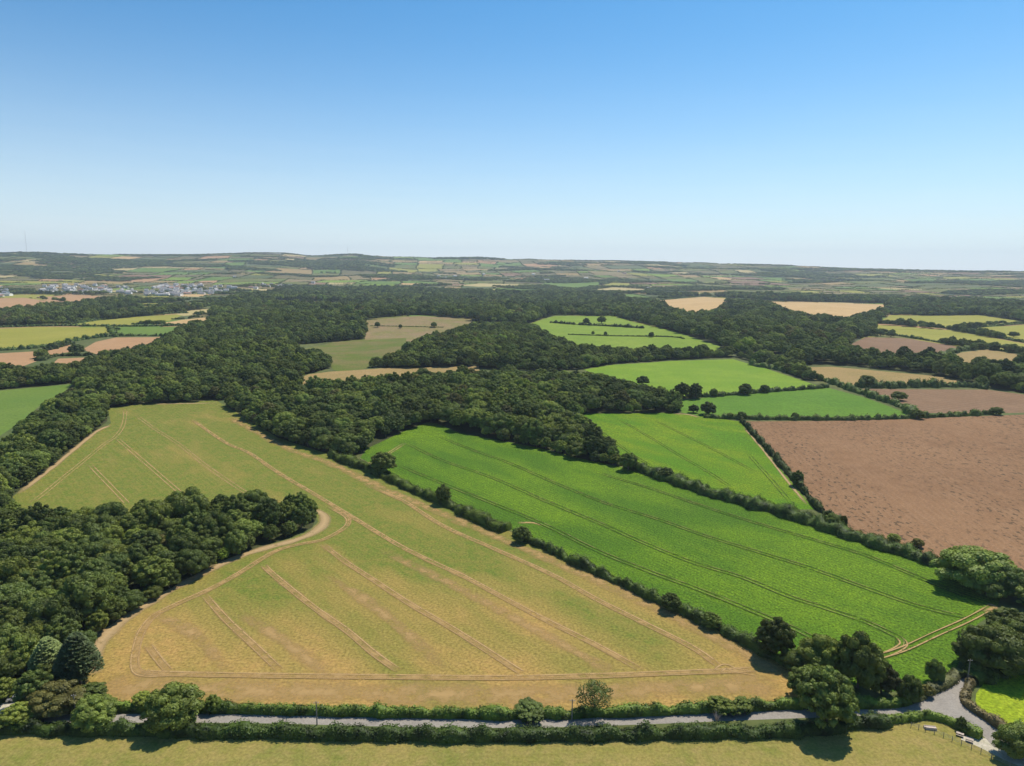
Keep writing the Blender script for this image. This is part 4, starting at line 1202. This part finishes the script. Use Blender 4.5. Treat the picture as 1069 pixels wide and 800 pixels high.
def proto_house(w, d, h, rh, wallm, roofm):
    a, r, c, win = house_parts(w, d, h, rh)
    def me(mb, nm, mt):
        q = bpy.data.meshes.new(nm); q.from_pydata(mb.v, [], mb.f); q.materials.append(mt); return q
    return [('wall', me(a,'wall',M[wallm])), ('roof', me(r,'roof',M[roofm])), ('chimney', me(c,'chimney',M[wallm]))] + [('windows', me(q,'windows',M['glass'])) for q in win]
PH_ = [proto_house(14,9,5.6,3.0,'white','slate'), proto_house(18,9,5.4,2.8,'white','slate'), proto_house(12,9,5.6,3.2,'cream','slate'), proto_house(20,10,4.0,2.6,'cream','redroof'), proto_house(44,22,7.5,2.5,'white','slate')]
def house(x, y, k, rz, label, group=None, name='house', sc=1.0):
    t = empty(name, (x, y, H(x, y) - .2), rz); t.scale = (sc,)*3
    for nm, me in PH_[k]: link('window' if nm == 'windows' else nm, me, t)
    tag(t, label, 'house' if name != 'warehouse' else 'building', group)
hn = 0; placed = []
TDESC = ['the left part of the distant town', 'the thinly built middle of the distant town', 'the dense right part of the distant town', 'the cluster at the far left edge', 'the outskirts right of the distant town']
KD = ['white-walled slate-roofed', 'long white slate-roofed', 'cream-walled slate-roofed', 'low cream red-roofed']
cnt = [66, 18, 88, 14, 8]
for ti, tp in enumerate(TOWN):
    xs = [p[0] for p in tp]; ys = [p[1] for p in tp]; got = 0
    for _ in range(6000):
        if got >= cnt[ti]: break
        x = random.uniform(min(xs), max(xs)); y = random.uniform(min(ys), max(ys))
        if not inside(tp, np.array([x]), np.array([y]))[0]: continue
        if any(abs(x - q[0]) < 17 and abs(y - q[1]) < 22 for q in placed): continue
        placed.append((x, y)); got += 1
        k = random.choices(range(4), [8, 5, 3, 1])[0]
        house(x, y, k, random.choice([0, .2, -.3, 1.4]) + random.uniform(-.15, .15), f'{KD[k]} house in {TDESC[ti]}', 'houses of ' + TDESC[ti], sc=random.uniform(1.05, 1.5))
house(*W(170,309), 4, .2, 'large white building at the front of the dense right part of the town', name='warehouse')
house(*W(186,304), 4, -.2, 'long white building just right of the large white one in the town', name='warehouse')
house(*W(5,309), 4, .1, 'long pale building at the far left edge beyond the brown field', name='warehouse')
house(*W(570,293), 4, .1, 'long pale farm building beside the far green field', name='warehouse')
for (px, py, k, lb) in [(237,304,0,'white house alone right of the town'),(292,300,1,'long white house at the upper edge of the far wood, left'),(303,299,0,'white house at the upper edge of the far wood, left of centre'),(327,296,0,'small white farmhouse right of the wood edge houses'),
   (458,289,0,'leftmost white house of the hamlet near the middle'),(464,291,1,'lower left white house of the hamlet near the middle'),(475,289,0,'white house in the centre of the hamlet near the middle'),(482,292,3,'red-roofed house at the right of the hamlet near the middle'),
   (440,318,0,'white house deep in the central far wood'),(524,319,1,'white house among far trees above the lime pasture'),(557,287,1,'pale farmhouse above the far green field'),(612,291,1,'long white farmhouse right of the far green field'),(646,284,0,'white farmhouse on the ridge fields near the middle'),
   (652,286,3,'low farmhouse beside the white one on the ridge fields'),(677,302,0,'white house beside the far straw patch'),(505,287,0,'white house right of the hamlet near the middle'),(245,290,0,'white farmhouse on the slope above the town'),(536,289,3,'red-roofed farm left of the far green field')]:
    house(*W(px, py), k, random.uniform(-.4, .4), lb, sc=1.3)

# ------------------------------------------------------------------ haze
hz_top = 480.0
mb = MB(); mb.box((0, 5300, (hz_top - 40) / 2), (27400, 17000, hz_top + 40))
m, nt, out = new_mat('haze_air')
pv = N(nt, 'ShaderNodeVolumePrincipled'); pv.inputs['Color'].default_value = (.76, .88, 1.0, 1); pv.inputs['Density'].default_value = 5.4e-5
pv.inputs['Anisotropy'].default_value = 0.2
nt.links.new(pv.outputs[0], out.inputs['Volume'])
hz = mb.build('haze', m); tag(hz, kind='stuff'); hz['label'] = 'thin blue summer haze over the whole landscape'; hz['category'] = 'haze'

# ------------------------------------------------------------------ light
SUN_EL, SUN_AZ = R(57), R(38)         # azimuth clockwise from the view direction (+Y)
sv = Vector((math.sin(SUN_AZ) * math.cos(SUN_EL), math.cos(SUN_AZ) * math.cos(SUN_EL), math.sin(SUN_EL)))
sun = bpy.data.lights.new('sun', 'SUN'); sun.energy = 4.7; sun.angle = R(.53); sun.color = (1, .93, .80)
so = bpy.data.objects.new('sun', sun); COL.objects.link(so); so.rotation_euler = (-sv).to_track_quat('-Z', 'Y').to_euler()
w = bpy.data.worlds.new('World'); S.world = w; w.use_nodes = True
nt = w.node_tree; bg = nt.nodes['Background']
sky = nt.nodes.new('ShaderNodeTexSky'); sky.sky_type = 'NISHITA'; sky.sun_disc = False
sky.sun_elevation = SUN_EL; sky.sun_rotation = SUN_AZ; sky.altitude = 100; sky.air_density = 1.0; sky.dust_density = .6; sky.ozone_density = 2.0
tc = nt.nodes.new('ShaderNodeTexCoord'); sx = nt.nodes.new('ShaderNodeSeparateXYZ'); nt.links.new(tc.outputs['Generated'], sx.inputs[0])
hf = ramp(nt, sx.outputs['Z'], .40, -.01)
hf = math_(nt, 'POWER', hf, 2.5)
wisp = noise_at(nt, vscale(nt, tc.outputs['Generated'], (3, 3, 60)), 1.6, 4, .6)
hf = math_(nt, 'MULTIPLY', hf, math_(nt, 'ADD', math_(nt, 'MULTIPLY', wisp, .16), .94)); hf = math_(nt, 'MINIMUM', hf, 1.0)
deep = mixc(nt, 1.0, sky.outputs[0], (.33, .77, 1.0), 'MULTIPLY')
pale = mixc(nt, math_(nt, 'MULTIPLY', hf, .92), deep, (8.0, 8.2, 8.3))
nt.links.new(pale, bg.inputs[0]); bg.inputs[1].default_value = .11

cam = bpy.data.cameras.new('camera'); co = bpy.data.objects.new('camera', cam); COL.objects.link(co)
cam.sensor_fit = 'HORIZONTAL'; cam.sensor_width = 36; cam.lens = 36 * F / PW; cam.clip_end = 120000; cam.clip_start = .5
rot = Matrix((cr, cu, -cf)).transposed()
co.matrix_world = Matrix.Translation(CAM) @ rot.to_4x4()
S.camera = co
S.view_settings.view_transform = 'Standard'; S.view_settings.look = 'None'; S.view_settings.exposure = .25; S.view_settings.gamma = 1
S.cycles.max_bounces = 5; S.cycles.diffuse_bounces = 2; S.cycles.transparent_max_bounces = 12; S.cycles.volume_bounces = 0
print('objects', len(S.objects))
